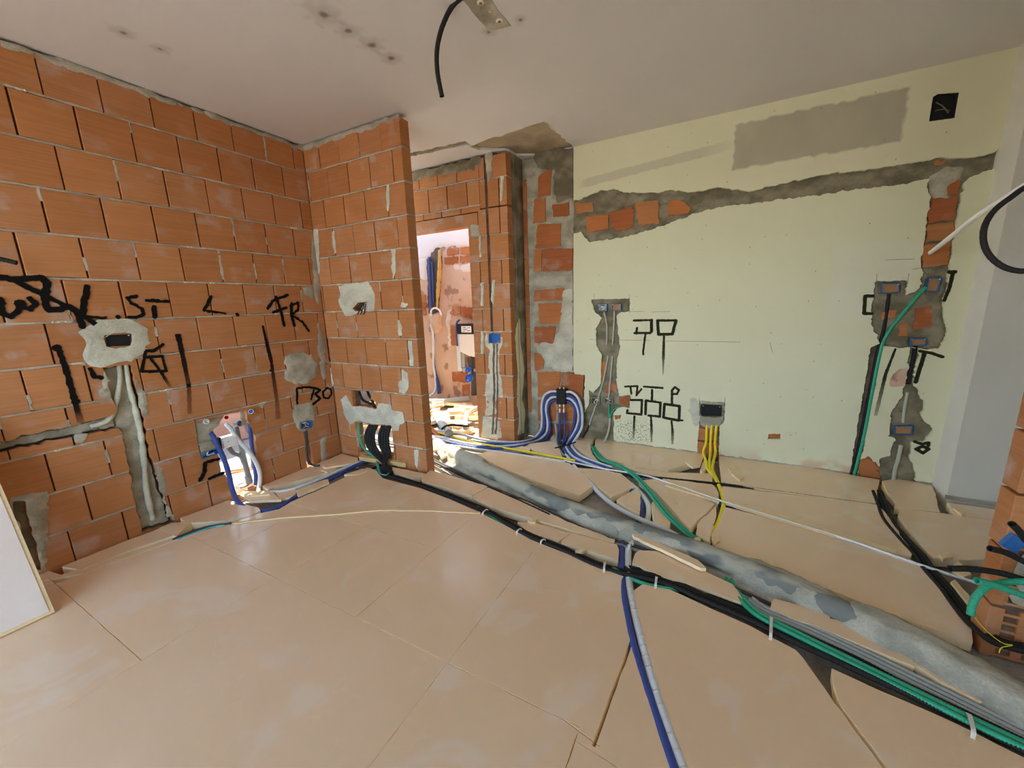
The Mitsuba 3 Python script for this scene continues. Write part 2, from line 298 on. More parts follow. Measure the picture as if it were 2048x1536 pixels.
def brick_wall(key, plane, region, zl, joints, cut, d0=-0.03, jv=0.007, jh=0.013, mats=5, full=None, depth=0.1, pre='brick_', beds=True, pick=None):
    r = np.random.default_rng(len(key)*13)
    solid = region.difference(cut); cache = {}
    x0, y0, x1, y1 = region.bounds
    for k in range(len(zl)-1):
        b0, b1 = min(zl[k], zl[k+1]), max(zl[k], zl[k+1])
        us = joints(k)
        for a, b in zip(us[:-1], us[1:]):
            rc = sbox(a+jv/2+r.uniform(-.001, .0015), b0+jh/2+r.uniform(-.002, .002), b-jv/2+r.uniform(-.0015, .001), b1-jh/2+r.uniform(-.002, .002))
            dd = r.uniform(-0.0025, 0.0015); mk = f'{pre}{r.integers(mats)}'
            g = rc.intersection(solid)
            if g.area < 3e-4: continue
            deep = -depth if full and full(rc) else d0
            if abs(g.area-rc.area) < 1e-6: put(key+'__brick', bev(plane, *rc.bounds, deep, dd), mk)
            else:
                m = extr(plane, g.buffer(0), deep, dd)
                if m is not None: put(key+'__brick', m, mk)
        if beds and k:
            v = zl[k]; pts = np.linspace(x0, x1, int((x1-x0)/0.04))
            up = [(q, v+jh/2+r.normal(0, .0012)) for q in pts]; lo = [(q, v-jh/2+r.normal(0, .0012)) for q in pts[::-1]]
            g = Polygon(up+lo).buffer(0).intersection(solid)
            m = extr(plane, g, -depth if full else d0, -0.004)
            if m is not None: put(key+'__mortar_bed', m, 'mortar_bed')
def js(off, pitch=0.2465, a=-1.6, b=2.7):
    k0 = math.floor((a-off)/pitch); return [off+pitch*k for k in range(k0, int((b-off)/pitch)+2)]
ZL = [2.895]+[2.666-0.2465*k for k in range(11)]+[ZS]

# floor
struct('floor', bx(0, -1.35, ZS-0.1, 5.45, 3.95, ZS), 'screed')
# ceiling: plaster with the patch where a wall was taken out
cpatch = jag(pl(CEIL, [(938, 292), (975, 277), (1030, 262), (1060, 251), (1090, 243), (1103, 255), (1122, 275), (1146, 297), (1100, 312), (1035, 312), (1010, 300), (960, 300)]), 0.05, 0.012)
crack = jag(pl(CEIL, [(806, 309), (870, 296), (930, 282), (942, 290), (925, 292), (870, 303), (806, 316)]), 0.03, 0.006)
creg = sbox(-0.1, -1.45, 5.55, 4.05).difference(unary_union([cpatch, crack]))
struct('ceiling', extr(CEIL, creg, -0.02, 0), 'ceiling_paint')
struct('ceiling__bare_slab', extr(CEIL, sbox(-0.1, -1.45, 5.55, 4.05), -0.12, -0.022), 'concrete_tan')
put('ceiling__crack_filling', blob(CEIL, crack, -0.02, 0.012, 0.003, 0.02, 0.02), 'concrete')
put('ceiling__torn_rim', extr(CEIL, cpatch.buffer(0.012).difference(cpatch.buffer(-0.004)).intersection(sbox(1.2, 3.1, 2.03, 3.5)), -0.02, 0.003), 'plaster_edge')

# left wall
hole = jag(pl(LEFT, [(432, 836), (492, 821), (497, 845), (511, 872), (514, 915), (522, 968), (474, 990), (462, 975), (456, 960), (448, 948), (441, 945), (439, 917), (425, 880), (428, 850)]), 0.03, 0.004)
slot = jag(pl(LEFT, [(606, 860), (615, 858), (622, 890), (628, 930), (614, 938), (612, 897)]), 0.03, 0.003)
chase = jag(pl(LEFT, [(206, 736), (218, 775), (232, 825), (246, 880), (256, 930), (270, 1000), (284, 1066), (347, 1044), (325, 975), (303, 915), (284, 809), (260, 728)]), 0.025, 0.004)
chase_h = jag(pl(LEFT, [(-60, 893), (0, 884), (60, 870), (137, 853), (200, 838), (234, 826), (240, 856), (190, 866), (137, 876), (41, 895), (0, 906), (-60, 916)]), 0.025, 0.005)
sock = pl(LEFT, [(209, 671), (262, 668), (260, 691), (213, 693)])
patchL = jag(pl(LEFT, [(155, 664), (175, 652), (197, 639), (246, 636), (280, 646), (297, 658), (300, 686), (284, 711), (262, 724), (235, 726), (202, 735), (178, 731), (164, 708), (172, 690)]), 0.03, 0.008)
boxA = pl(LEFT, [(403, 905), (436, 896), (439, 906), (406, 918)])
pocket = jag(pl(LEFT, [(391, 846), (425, 837), (447, 833), (440, 850), (428, 860), (425, 892), (405, 920), (398, 900), (394, 875)]), 0.02, 0.004)
boxB = pl(LEFT, [(601, 845), (624, 840), (624, 855), (602, 858)])
lowhole = jag(pl(LEFT, [(25, 1003), (52, 1002), (55, 1030), (75, 1100), (82, 1140), (55, 1140), (40, 1060), (28, 1035)]), 0.03, 0.005)
regL = sbox(-1.3, ZS, 2.638, H)
holesL = unary_union([hole, slot]); cutL = unary_union([holesL, chase, chase_h, sock, pocket, boxA, boxB, lowhole])
chs_ = unary_union([chase, chase_h])
struct('wall_left', extr(LEFT, regL.difference(unary_union([holesL, chs_])), -0.10, -0.03), 'mortar_core')
put('wall_left__chase_back', extr(LEFT, chs_.buffer(.001), -0.10, -0.072), 'mortar_core')
offL = [.964, .829, .958, .853, .966, .852, .988, .855, .98, .856, .97, .857]
brick_wall('wall_left', LEFT, sbox(-1.3, ZS, YP-0.004, 2.868), ZL, lambda k: js(offL[k], 0.2455 if k == 0 else 0.2475), cutL)
def patch(wall, name, plane, poly, base, h, m, rough=0.003, grid=0.018, seed=1, edge=0.03, lab=None):
    mm = blob(plane, poly, base, h, rough, grid, edge, seed)
    if mm is None: return
    k = put(f'{wall}__{name}', mm, m, 40)
    if lab: labels[k] = {'label': lab}
    return k
band = jag(sbox(-1.3, 2.850, YP, 2.893), 0.05, 0.007)
patch('wall_left', 'mortar_band', LEFT, band, -0.006, 0.012, 'mortar_bed', 0.004, 0.02, 3, 0.015)
patch('wall_left', 'mortar_patch', LEFT, patchL.difference(sock), 0.001, 0.005, 'mortar_pale', 0.0012, 0.014, 4)
patch('wall_left', 'mortar_patch', LEFT, jag(pl(LEFT, [(568, 712), (590, 705), (622, 707), (636, 726), (634, 750), (615, 767), (588, 768), (568, 757), (573, 735)]), 0.02, 0.006), 0.001, 0.008, 'mortar', 0.001, 0.014, 5)
patch('wall_left', 'mortar_patch', LEFT, jag(pl(LEFT, [(588, 811), (624, 804), (631, 823), (626, 857), (597, 864), (585, 835)]), 0.015, 0.004).difference(boxB), 0.001, 0.006, 'mortar', 0.001, 0.012, 6)
patch('wall_left', 'mortar_patch', LEFT, pocket.buffer(0.012), -0.028, 0.020, 'mortar', 0.004, 0.012, 7)
patch('wall_left', 'mortar_patch', LEFT, jag(pl(LEFT, [(397, 888), (440, 878), (440, 897), (404, 912)]), 0.015, 0.004).difference(boxA), 0.0, 0.007, 'mortar', 0.001, 0.012, 8)
patch('wall_left', 'mortar_patch', LEFT, jag(pl(LEFT, [(20, 994), (60, 983), (95, 981), (97, 1030), (96, 1095), (92, 1140), (60, 1150), (30, 1060)]), 0.02, 0.006).difference(lowhole), 0.0, 0.006, 'mortar', 0.0012, 0.014, 9)
patch('wall_left', 'chase_filling', LEFT, chase.buffer(0.001), -0.071, 0.024, 'mortar', 0.006, 0.013, 10, 0.012)
patch('wall_left', 'chase_filling', LEFT, chase_h.buffer(0.001), -0.071, 0.030, 'mortar', 0.006, 0.013, 11, 0.012)
patch('wall_left', 'hollow_filling', LEFT, lowhole.buffer(0.01), -0.03, 0.004, 'mortar_dark', 0.003, 0.014, 12)
# smears of mortar along the chase and the wall corner
for i, q in enumerate([[(272, 760), (292, 790), (296, 830), (284, 832), (276, 800)], [(311, 925), (332, 955), (330, 1000), (345, 1030), (335, 1035), (318, 975)], [(208, 742), (198, 790), (218, 800), (222, 790)], [(150, 868), (175, 866), (166, 885), (152, 884)], [(596, 284), (612, 290), (607, 305), (597, 296)],
                       [(623, 470), (634, 500), (641, 570), (637, 610), (628, 590), (626, 560)], [(636, 640), (650, 690), (652, 755), (645, 760), (636, 700)], [(640, 880), (652, 870), (650, 935), (643, 935)], [(605, 575), (628, 572), (625, 600), (608, 590)], [(515, 808), (530, 806), (526, 818)]]):
    patch('wall_left', 'mortar_smear', LEFT, jag(pl(LEFT, q), 0.02, 0.006), 0.001, 0.004, 'mortar' if i < 4 else 'mortar_bed', 0.0012, 0.014, 20+i, 0.02)
def joint_fill(wall, plane, n, region, zl, joints, m, seed):
    r = np.random.default_rng(seed)
    for _ in range(n):
        k = r.integers(0, len(zl)-1); u = joints(k); u = u[r.integers(0, len(u))]; a = r.uniform(zl[k+1], zl[k]); b = min(a+r.uniform(.04, .16), zl[k])
        g = jag(sbox(u-0.006, a, u+0.006, b), 0.02, 0.003).intersection(region)
        mm = extr(plane, g, -0.02, 0.001)
        if mm is not None: put(f'{wall}__joint_mortar', mm, m)
joint_fill('wall_left', LEFT, 60, sbox(-.2, 0, YP, 2.85).difference(cutL), ZL, lambda k: js(offL[k], 0.2455 if k == 0 else 0.2475, 0, 2.4), 'mortar_bed', 5)
def bits(wall, plane, n, zl, u0, u1, region, seed, m='mortar_pale'):
    """Little dabs of mortar left in the bed joints."""
    r = np.random.default_rng(seed)
    for _ in range(n):
        v = zl[r.integers(1, len(zl)-1)]; u = r.uniform(u0, u1)
        g = jag(sbox(u, v-.007, u+r.uniform(.03, .09), v+.007), 0.015, 0.0025).intersection(region)
        mm = blob(plane, g, -.004, .006, .001, .01, .008, seed) if g.area > 2e-4 else None
        if mm is not None: put(f'{wall}__mortar_dab', mm, m, 40)
bits('wall_left', LEFT, 34, ZL, 0.1, 2.4, regL.difference(cutL), 3)

# the short projecting wall
rP = sbox(0.0, ZS, XP, H)
hole1 = jag(pl(PIER, [(705, 781), (745, 783), (741, 798), (750, 803), (754, 817), (729, 812), (707, 812)]), 0.02, 0.002)
hole2 = jag(pl(PIER, [(710, 842), (742, 849), (783, 853), (784, 864), (788, 910), (718, 905), (714, 877)]), 0.03, 0.003)
hole3 = jag(pl(PIER, [(705, 617), (717, 605), (735, 603), (734, 623), (711, 622)]), 0.02, 0.002)
holesP = unary_union([hole1, hole2, hole3])
bandP = jag(pl(PIER, [(681, 799), (693, 790), (704, 812), (729, 814), (753, 818), (758, 806), (782, 809), (784, 820), (805, 824), (810, 845), (800, 849), (797, 862), (784, 862), (783, 852), (742, 848), (719, 841), (700, 849), (690, 833)]), 0.025, 0.004).difference(holesP)
struct('wall_partition', extr(PIER, sbox(0.0, ZS, XP-0.14, H).difference(holesP), -0.09, -0.03), 'mortar_core')
offP = [(.205, .245), (.022, .255), (.186, .255), (.005, .257), (.168, .262), (.024, .251), (.176, .262), (.006, .257), (.168, .254), (.008, .256), (.178, .253), (.012, .252)]
def jp(k):
    o, q = offP[k]; u = [-0.06]+[o+q*i for i in range(0, 6) if o+q*i < XP-0.06]
    return [x for x in u if x < XP-0.06]+[XP]
brick_wall('wall_partition', PIER, sbox(0.003, ZS, XP, 2.868), ZL, jp, holesP, full=lambda q: q.bounds[2] > XP-0.02, depth=0.1)
patch('wall_partition', 'mortar_band', PIER, jag(sbox(0.0, 2.84, XP+0.002, 2.893), 0.05, 0.007), -0.006, 0.012, 'mortar_bed', 0.004, 0.02, 3, 0.015)
patch('wall_partition', 'mortar_patch', PIER, jag(pl(PIER, [(676, 571), (700, 568), (735, 563), (743, 575), (750, 588), (748, 619), (725, 625), (690, 632), (676, 601), (682, 590)]), 0.03, 0.006).difference(hole3), 0.001, 0.005, 'mortar_pale', 0.0012, 0.014, 5)
patch('wall_partition', 'mortar_patch', PIER, bandP, 0.001, 0.006, 'mortar_pale', 0.0012, 0.014, 6)
for i, q in enumerate([[(782, 498), (790, 497), (791, 545), (787, 560), (783, 530)], [(663, 464), (669, 462), (674, 505), (668, 508)], [(626, 458), (637, 456), (640, 545), (632, 560), (629, 500)], [(816, 682), (824, 682), (828, 732), (819, 732)], [(803, 738), (815, 745), (818, 775), (808, 790), (798, 785), (797, 765), (803, 760)], [(828, 900), (838, 900), (834, 940), (830, 930)],
                       [(773, 370), (778, 368), (780, 400), (776, 425), (772, 400)], [(795, 640), (801, 640), (804, 672), (798, 672)], [(803, 605), (818, 608), (812, 616), (800, 614)], [(640, 745), (658, 720), (668, 770), (660, 780), (652, 760)]]):
    patch('wall_partition', 'mortar_smear', PIER, jag(pl(PIER, q), 0.02, 0.005), 0.001, 0.005, 'mortar_pale', 0.0012, 0.012, 40+i, 0.02)
joint_fill('wall_partition', PIER, 16, sbox(0, 0, XP, 2.85).difference(holesP), ZL, lambda k: jp(k)[1:-1], 'mortar_bed', 8)
bits('wall_partition', PIER, 22, ZL, 0.05, 1.05, rP.difference(holesP), 4)

# the door wall
door = sbox(0.20, ZS, 1.011, 2.255)
ZD = [2.895, 2.665, 2.402, 2.145, 1.90, 1.655, 1.41, 1.17, .93, .70, .463, .211, ZS]
groove = sbox(1.232, 1.14, 1.262, 2.9)
mch = jag(pl(DOOR, [(968, 662), (1005, 662), (1006, 690), (1000, 700), (1003, 760), (1006, 800), (1003, 850), (1008, 880), (962, 876), (966, 830), (968, 790), (973, 740), (978, 700), (968, 695)]), 0.03, 0.006)
bx3 = pl(DOOR, [(978, 668), (1000, 667), (1000, 685), (978, 686)])
cutD = unary_union([door, groove, bx3])
regD = sbox(-3.0, ZS, XD, H)
struct('wall_doorway', extr(DOOR, sbox(-3.0, ZS, XD-0.13, H).difference(unary_union([door.buffer(0.12, join_style=2)])), -0.095, -0.03), 'mortar_core')
put('wall_doorway__lintel', extr(DOOR, sbox(-0.05, 2.255, 1.13, 2.375), -0.1, 0.0), 'brick_3')
top = sbox(-3, 2.375, XD, H); leftp = sbox(-3, ZS, -0.05, 2.375)
def jd(k):
    s = [1.135, 1.39] if k % 2 else [1.262]
    if k == 0: s = [1.17, 1.232, 1.275]
    ls = [0.89-0.2475*i+(0 if k % 2 == 0 else -0.125) for i in range(0, 17)]
    return sorted([u for u in ls if u < (1.0 if k > 2 else 1.1)]+s+([1.005] if k > 2 else [1.03 if k % 2 else 1.17])+[XD])
zt = [2.895, 2.69, 2.445, 2.376]
brick_wall('wall_doorway', DOOR, sbox(-3, 2.378, 1.17, 2.868), zt, lambda k: [0.153-0.249*i for i in range(12, 0, -1)]+[0.153+0.249*i+(0.115 if k == 1 else 0.03 if k == 2 else 0) for i in range(0, 4)]+[1.17], groove, full=lambda q: True, depth=0.1)
brick_wall('wall_doorway', DOOR, sbox(1.17, 2.402, XD, 2.868), ZD[:3], jd, groove, full=lambda q: q.bounds[2] > XD-.02, depth=0.1)
brick_wall('wall_doorway', DOOR, unary_union([sbox(1.011, ZS, XD, 2.402).difference(sbox(1.0, 2.255, 1.13, 2.41))]), ZD[2:], lambda k: [u for u in jd(k+3) if u > 1.0], unary_union([groove, bx3]), full=lambda q: q.bounds[2] > XD-.02 or q.bounds[0] < 1.03, depth=0.1)
patch('wall_doorway', 'mortar_patch', DOOR, mch.difference(bx3), -0.003, 0.004, 'mortar_pale', 0.002, 0.014, 6)
patch('wall_doorway', 'mortar_patch', DOOR, jag(sbox(-0.4, 2.80, 1.2, 2.89), 0.05, 0.018), 0.0, 0.004, 'mortar_dark', 0.001, 0.02, 7)
patch('wall_doorway', 'mortar_patch', DOOR, jag(pl(DOOR, [(968, 300), (985, 297), (983, 352), (976, 365), (972, 330)]), 0.03, 0.008), 0.001, 0.004, 'mortar', 0.001, 0.014, 8)
patch('wall_doorway', 'mortar_patch', DOOR, jag(pl(DOOR, [(942, 450), (958, 450), (959, 472), (942, 472)]), 0.03, 0.006), 0.001, 0.004, 'mortar', 0.001, 0.014, 9)
for i, (x0, x1) in enumerate(((986, 990), (993, 996))):
    q = [(x0, 688), (x1, 688), (x1-1, 730), (x1+1, 780), (x1-1, 830), (x1-3, 868), (x0-3, 868), (x0, 830), (x0+1, 780), (x0, 730)]
    put('wall_doorway__cable_groove', extr(DOOR, jag(pl(DOOR, q), 0.03, 0.003), 0.001, 0.0045), 'mortar_core')
put('wall_doorway__cable_groove', extr(DOOR, groove, -0.03, -0.018), 'mortar_core')
for i, q in enumerate([[(1001, 352), (1008, 352), (1005, 400), (1000, 404)], [(958, 470), (962, 470), (963, 515), (959, 515)], [(962, 565), (968, 565), (967, 612), (962, 612)], [(985, 560), (991, 560), (987, 610), (982, 600)], [(962, 662), (968, 665), (968, 708), (962, 708)]]):
    patch('wall_doorway', 'mortar_smear', DOOR, jag(pl(DOOR, q), 0.02, 0.004), 0.001, 0.004, 'mortar_pale', 0.001, 0.012, 60+i, 0.015)
# concrete pillar and the bare brickwork beside it
pil = bx(1.30, 3.707, ZS, XD-0.006, 3.885, H-0.001)
struct('pillar', pil, 'concrete')
put('pillar__shutter_ridge', bx(XD-0.006, 3.76, ZS, XD+0.002, 3.768, H-0.001), 'concrete')
_s = lambda q: [(a/3.338+800, b/3.338+440) for a, b in q]
patch('pillar', 'plaster_drip', SIDE, jag(pl(SIDE, _s([(795, 650), (803, 700), (802, 800), (832, 1000), (815, 1200), (838, 1280), (828, 1420), (782, 1440), (795, 1300), (775, 1240), (785, 1000), (770, 850), (770, 730)])), 0.03, 0.004), 0.001, 0.006, 'white_paint', 0.001, 0.016, 3)
put('pillar__backing', bx(1.20, 3.884, ZS, XD-0.004, YW+0.15, H), 'mortar_dark')
old = sbox(1.475, ZS, XB+0.01, H)
struct('wall_back', extr(WHITE, sbox(1.475, ZS, 5.45, H), -0.15, -0.03), 'mortar_dark')
put('wall_back__mortar_layer', blob(WHITE, old.buffer(-0.004), -0.029, 0.016, 0.006, 0.03, 0.02, 31, 9), 'mortar', 40)
def brick_px(wall, plane, q, d0, d1, m='oldbrick_', j=0.004, seed=0):
    mm = extr(plane, jag(pl(plane, q), 0.025, j, seed), d0, d1)
    put(f'{wall}__brick', mm, m+str(seed % 3))
for k in range(11):
    put('wall_back__brick', bev(WHITE, 1.49, ZD[k+1]+.012, 1.535, min(ZD[k], 2.7), -0.03, -0.002), f'oldbrick_{k % 3}')
for i, q in enumerate([[(1077, 352), (1095, 340), (1102, 335), (1100, 390), (1075, 393)], [(1068, 398), (1090, 395), (1092, 442), (1066, 447)], [(1104, 410), (1138, 404), (1137, 430), (1106, 434)], [(1075, 449), (1121, 447), (1121, 492), (1070, 497)], [(1068, 500), (1083, 499), (1083, 543), (1067, 543)],
                       [(1085, 498), (1146, 496), (1144, 540), (1085, 543)], [(1068, 580), (1128, 577), (1128, 600), (1066, 603)], [(1076, 607), (1124, 607), (1120, 648), (1080, 648)], [(1068, 654), (1110, 653), (1110, 690), (1070, 685)], [(1068, 705), (1089, 710), (1086, 738), (1070, 742)],
                       [(1075, 745), (1120, 744), (1118, 792), (1076, 795)], [(1123, 744), (1167, 750), (1165, 795), (1122, 792)], [(1076, 800), (1110, 798), (1112, 842), (1076, 842)], [(1114, 798), (1164, 800), (1160, 842), (1115, 842)], [(1078, 848), (1128, 848), (1128, 880), (1078, 880)], [(1132, 848), (1162, 848), (1160, 880), (1132, 880)]]):
    brick_px('wall_back', WHITE, q, -0.03, -0.003+0.0015*(i % 3), seed=i)
for i, (q, m) in enumerate([([(1100, 298), (1146, 297), (1146, 395), (1112, 405), (1106, 380), (1108, 340), (1075, 335), (1066, 310)], 'mortar_dark'), ([(1125, 580), (1146, 578), (1146, 745), (1110, 742), (1092, 730), (1085, 712), (1072, 700), (1085, 682), (1105, 685), (1118, 660)], 'mortar_pale'), ([(1066, 545), (1146, 543), (1146, 572), (1066, 574)], 'mortar'), ([(1124, 450), (1146, 455), (1146, 490), (1124, 492)], 'mortar')]):
    patch('wall_back', 'mortar_patch', WHITE, jag(pl(WHITE, q), 0.03, 0.008), -0.004, 0.008, m, 0.002, 0.016, 70+i)

# chases cut into the white plaster
ch = {}
ch['diag'] = jag(pl(WHITE, [(1140, 402), (1160, 400), (1180, 390), (1200, 381), (1232, 378), (1245, 384), (1320, 386), (1345, 380), (1378, 385), (1440, 375), (1500, 383), (1560, 368), (1640, 350), (1700, 343), (1760, 335), (1850, 322), (1870, 315), (1900, 316), (1960, 312), (2030, 292), (2030, 312), (2015, 325), (1990, 336), (1950, 350), (1928, 366), (1922, 400), (1914, 440), (1908, 480), (1900, 530), (1896, 575), (1850, 580), (1840, 560), (1848, 545), (1842, 530), (1846, 500), (1851, 470), (1855, 430), (1862, 392), (1855, 385), (1858, 357), (1800, 370), (1720, 378), (1650, 388), (1560, 398), (1500, 408), (1440, 414), (1400, 424), (1340, 446), (1300, 460), (1245, 475), (1180, 484), (1170, 475), (1162, 463), (1140, 468)]), 0.02, 0.004, 1)
ch['boxes'] = jag(pl(WHITE, [(1748, 566), (1756, 563), (1815, 561), (1812, 590), (1830, 585), (1845, 566), (1848, 545), (1895, 555), (1891, 590), (1885, 600), (1888, 625), (1892, 650), (1893, 668), (1885, 690), (1878, 698), (1840, 697), (1790, 695), (1762, 690), (1745, 653), (1742, 620), (1747, 590)]), 0.02, 0.004, 2)
ch['left'] = jag(pl(WHITE, [(1767, 683), (1741, 696), (1735, 740), (1728, 777), (1709, 891), (1697, 965), (1712, 965), (1730, 881), (1746, 790), (1754, 741)]), 0.03, 0.003, 3)
ch['low'] = jag(pl(WHITE, [(1820, 694), (1813, 748), (1803, 797), (1784, 819), (1777, 872), (1790, 875), (1780, 911), (1758, 920), (1758, 970), (1836, 975), (1829, 940), (1820, 920), (1823, 885), (1852, 881), (1867, 862), (1842, 832), (1849, 806), (1826, 767), (1838, 696)]), 0.02, 0.005, 4)
ch['tee'] = jag(pl(WHITE, [(1183, 599), (1221, 598), (1259, 597), (1259, 623), (1242, 624), (1233, 632), (1235, 649), (1240, 697), (1233, 726), (1233, 767), (1239, 792), (1260, 790), (1260, 815), (1237, 815), (1227, 826), (1227, 892), (1155, 892), (1162, 872), (1169, 826), (1179, 805), (1177, 780), (1187, 786), (1202, 767), (1203, 709), (1192, 690), (1192, 657), (1204, 636), (1190, 625), (1183, 605)]), 0.02, 0.003, 5)
ch['gas'] = jag(pl(WHITE, [(1398, 802), (1450, 805), (1448, 844), (1439, 852), (1437, 925), (1393, 922), (1398, 850)]), 0.03, 0.002, 6)
ch['manifold'] = jag(pl(WHITE, [(1140, 745), (1148, 744), (1150, 748), (1170, 750), (1168, 790), (1170, 830), (1160, 892), (1140, 892)]), 0.02, 0.003, 7)
ch['notch'] = jag(pl(WHITE, [(1537, 868), (1560, 868), (1561, 879), (1536, 878)]), 0.02, 0.002, 8)
ch['notch2'] = pl(WHITE, [(1228, 831), (1242, 830), (1241, 838), (1230, 839)])
ch['vent'] = pl(WHITE, [(1866, 194), (1876, 188), (1918, 185), (1909, 236), (1858, 243)])
ch['base'] = jag(pl(WHITE, [(1719, 919), (1735, 912), (1755, 925), (1762, 965), (1716, 962)]), 0.02, 0.006, 9)
for k_ in ch:
    if k_ != 'vent': ch[k_] = jag(ch[k_], 0.009, 0.0022, 5)
chu = unary_union(list(ch.values()))
wboxes = unary_union([pl(WHITE, q) for q in ([(1195, 608), (1214, 608), (1214, 622), (1195, 623)], [(1223, 608), (1242, 608), (1242, 621), (1223, 622)], [(1182, 796), (1199, 795), (1199, 807), (1182, 808)], [(1208, 796), (1226, 795), (1226, 807), (1208, 808)], [(1403, 810), (1443, 812), (1442, 832), (1403, 831)], [(1763, 567), (1800, 567), (1799, 585), (1762, 587)], [(1857, 556), (1884, 556), (1876, 583), (1851, 583)], [(1822, 678), (1853, 677), (1853, 691), (1821, 692)], [(1789, 852), (1826, 852), (1824, 870), (1788, 869)])])
struct('wall_back__plaster', extr(WHITE, sbox(XB, ZS, XC, H).difference(chu), -0.03, 0), 'white_paint')
base_gap = jag(sbox(XB, -0.01, XC, 0.012), 0.03, 0.004).difference(chu)
put('wall_back__base_joint', extr(WHITE, base_gap, 0, 0.002), 'mortar')
for i, (k, d, h, m) in enumerate([('diag', -0.029, 0.006, 'mortar_dark'), ('boxes', -0.029, 0.016, 'mortar_dark'), ('left', -0.029, 0.001, 'mortar_core'), ('low', -0.029, 0.012, 'mortar_dark'), ('tee', -0.029, 0.010, 'mortar_dark'), ('manifold', -0.029, 0.002, 'concrete'), ('base', -0.029, 0.02, 'oldbrick_1'), ('notch', -.029, 0.01, 'oldbrick_0'), ('notch2', -.029, 0.012, 'oldbrick_1')]):
    patch('wall_back', 'chase_filling', WHITE, ch[k].buffer(0.006).difference(wboxes), d, h, m, 0.003, 0.016, 80+i, 0.012)
patch('wall_back', 'chase_filling', WHITE, jag(pl(WHITE, [(1398, 800), (1450, 803), (1448, 844), (1440, 854), (1420, 860), (1396, 850)]), 0.02, 0.003).difference(wboxes), -0.022, 0.02, 'mortar', 0.001, 0.014, 91, 0.008)
patch('wall_back', 'skim_smear', WHITE, jag(pl(WHITE, [(1383, 795), (1398, 800), (1397, 850), (1388, 855), (1382, 830), (1378, 810)]), 0.02, 0.006), 0.0, 0.001, 'mortar_pale', 0.0004, 0.012, 92, 0.01)
patch('wall_back', 'skim_smear', WHITE, jag(pl(WHITE, [(1451, 800), (1475, 812), (1480, 830), (1452, 838)]), 0.02, 0.006), 0.0, 0.001, 'white_paint', 0.0004, 0.012, 93, 0.01)
patch('wall_back', 'chase_filling', WHITE, jag(pl(WHITE, [(1155, 392), (1200, 384), (1240, 386), (1320, 388), (1385, 388), (1380, 400), (1330, 404), (1270, 404), (1220, 424), (1185, 425), (1188, 404), (1160, 404)]), 0.03, 0.006), -0.016, 0.008, 'mortar_dark', 0.002, 0.018, 94)
patch('wall_back', 'chase_filling', WHITE, jag(pl(WHITE, [(1862, 350), (1895, 330), (1930, 330), (1925, 360), (1905, 372), (1900, 395), (1880, 400), (1860, 392)]), 0.03, 0.006), -0.018, 0.012, 'mortar', 0.004, 0.016, 95)
for i, q in enumerate([[(1148, 406), (1185, 404), (1186, 423), (1152, 427)], [(1172, 432), (1216, 428), (1216, 458), (1173, 463)], [(1219, 425), (1266, 410), (1267, 450), (1250, 461), (1220, 456)], [(1270, 405), (1316, 400), (1318, 448), (1275, 450)], [(1335, 403), (1360, 400), (1380, 412), (1378, 425), (1337, 430)],
                       [(1830, 617), (1866, 612), (1866, 655), (1829, 660)], [(1800, 648), (1818, 645), (1816, 672), (1798, 673)], [(1764, 625), (1795, 620), (1790, 635), (1765, 640)],
                       [(1864, 398), (1916, 392), (1910, 440), (1858, 446)], [(1856, 450), (1909, 443), (1905, 478), (1852, 484)], [(1849, 490), (1903, 482), (1897, 530), (1845, 536)], [(1900, 352), (1925, 362), (1917, 388), (1893, 392)], [(1876, 318), (1896, 318), (1890, 328), (1870, 328)],
                       [(1203, 725), (1212, 722), (1209, 760), (1203, 765)], [(1212, 768), (1232, 766), (1234, 785), (1210, 788)], [(1396, 856), (1437, 858), (1436, 882), (1395, 880)], [(1395, 884), (1436, 886), (1436, 915), (1394, 912)], [(1237, 795), (1257, 793), (1257, 812), (1238, 813)]]):
    brick_px('wall_back', WHITE, q, -0.03, (-0.010, -0.008, -0.011)[i % 3], 'oldbrick_' if i % 3 else 'brick_', 0.005, i)
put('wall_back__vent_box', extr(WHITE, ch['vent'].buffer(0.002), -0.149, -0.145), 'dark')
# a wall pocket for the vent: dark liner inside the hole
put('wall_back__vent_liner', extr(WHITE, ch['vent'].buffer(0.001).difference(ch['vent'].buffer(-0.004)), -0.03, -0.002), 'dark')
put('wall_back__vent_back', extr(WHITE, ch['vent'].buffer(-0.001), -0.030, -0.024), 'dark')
put('wall_back__vent_wire', tube([Ww(1872, 205, -.02), Ww(1885, 212, -.012), Ww(1897, 226, -.02)], .004, seg=6), 'mortar_dark', True)
put('wall_back__vent_wire', tube([Ww(1870, 222, -.02), Ww(1886, 218, -.01), Ww(1900, 222, -.02)], .003, seg=6), 'mortar_dark', True)
patch('wall_back', 'chipped_plaster', WHITE, jag(pl(WHITE, [(1778, 762), (1786, 748), (1800, 738), (1814, 736), (1810, 772), (1780, 773)]), .015, .004), .0, .0015, 'bath_plaster', .0005, .012, 99)
# pilaster, right wall, window wall
struct('pilaster', bx(4.905, YPIL, ZS, 5.45, YW+0.1, H), 'pilaster_paint')
put('pilaster__base_joint', bx(4.90, YPIL-0.003, -0.01, 5.45, YPIL+0.01, 0.02), 'mortar')
struct('wall_right', bx(5.45, -1.35, ZS, 5.6, 4.0, H), 'paint_out')
wf = Plane(lambda u, v, d: (u, -1.35+d, v), None)
wall_f = sbox(-0.1, ZS, 5.6, H).difference(unary_union([sbox(0.05, 0.0, 2.7, 2.6), sbox(4.1, 0.8, 5.0, 2.4)]))
m = extr(wf, wall_f, -0.18, 0); m.invert(); struct('wall_front', m, 'paint_out')
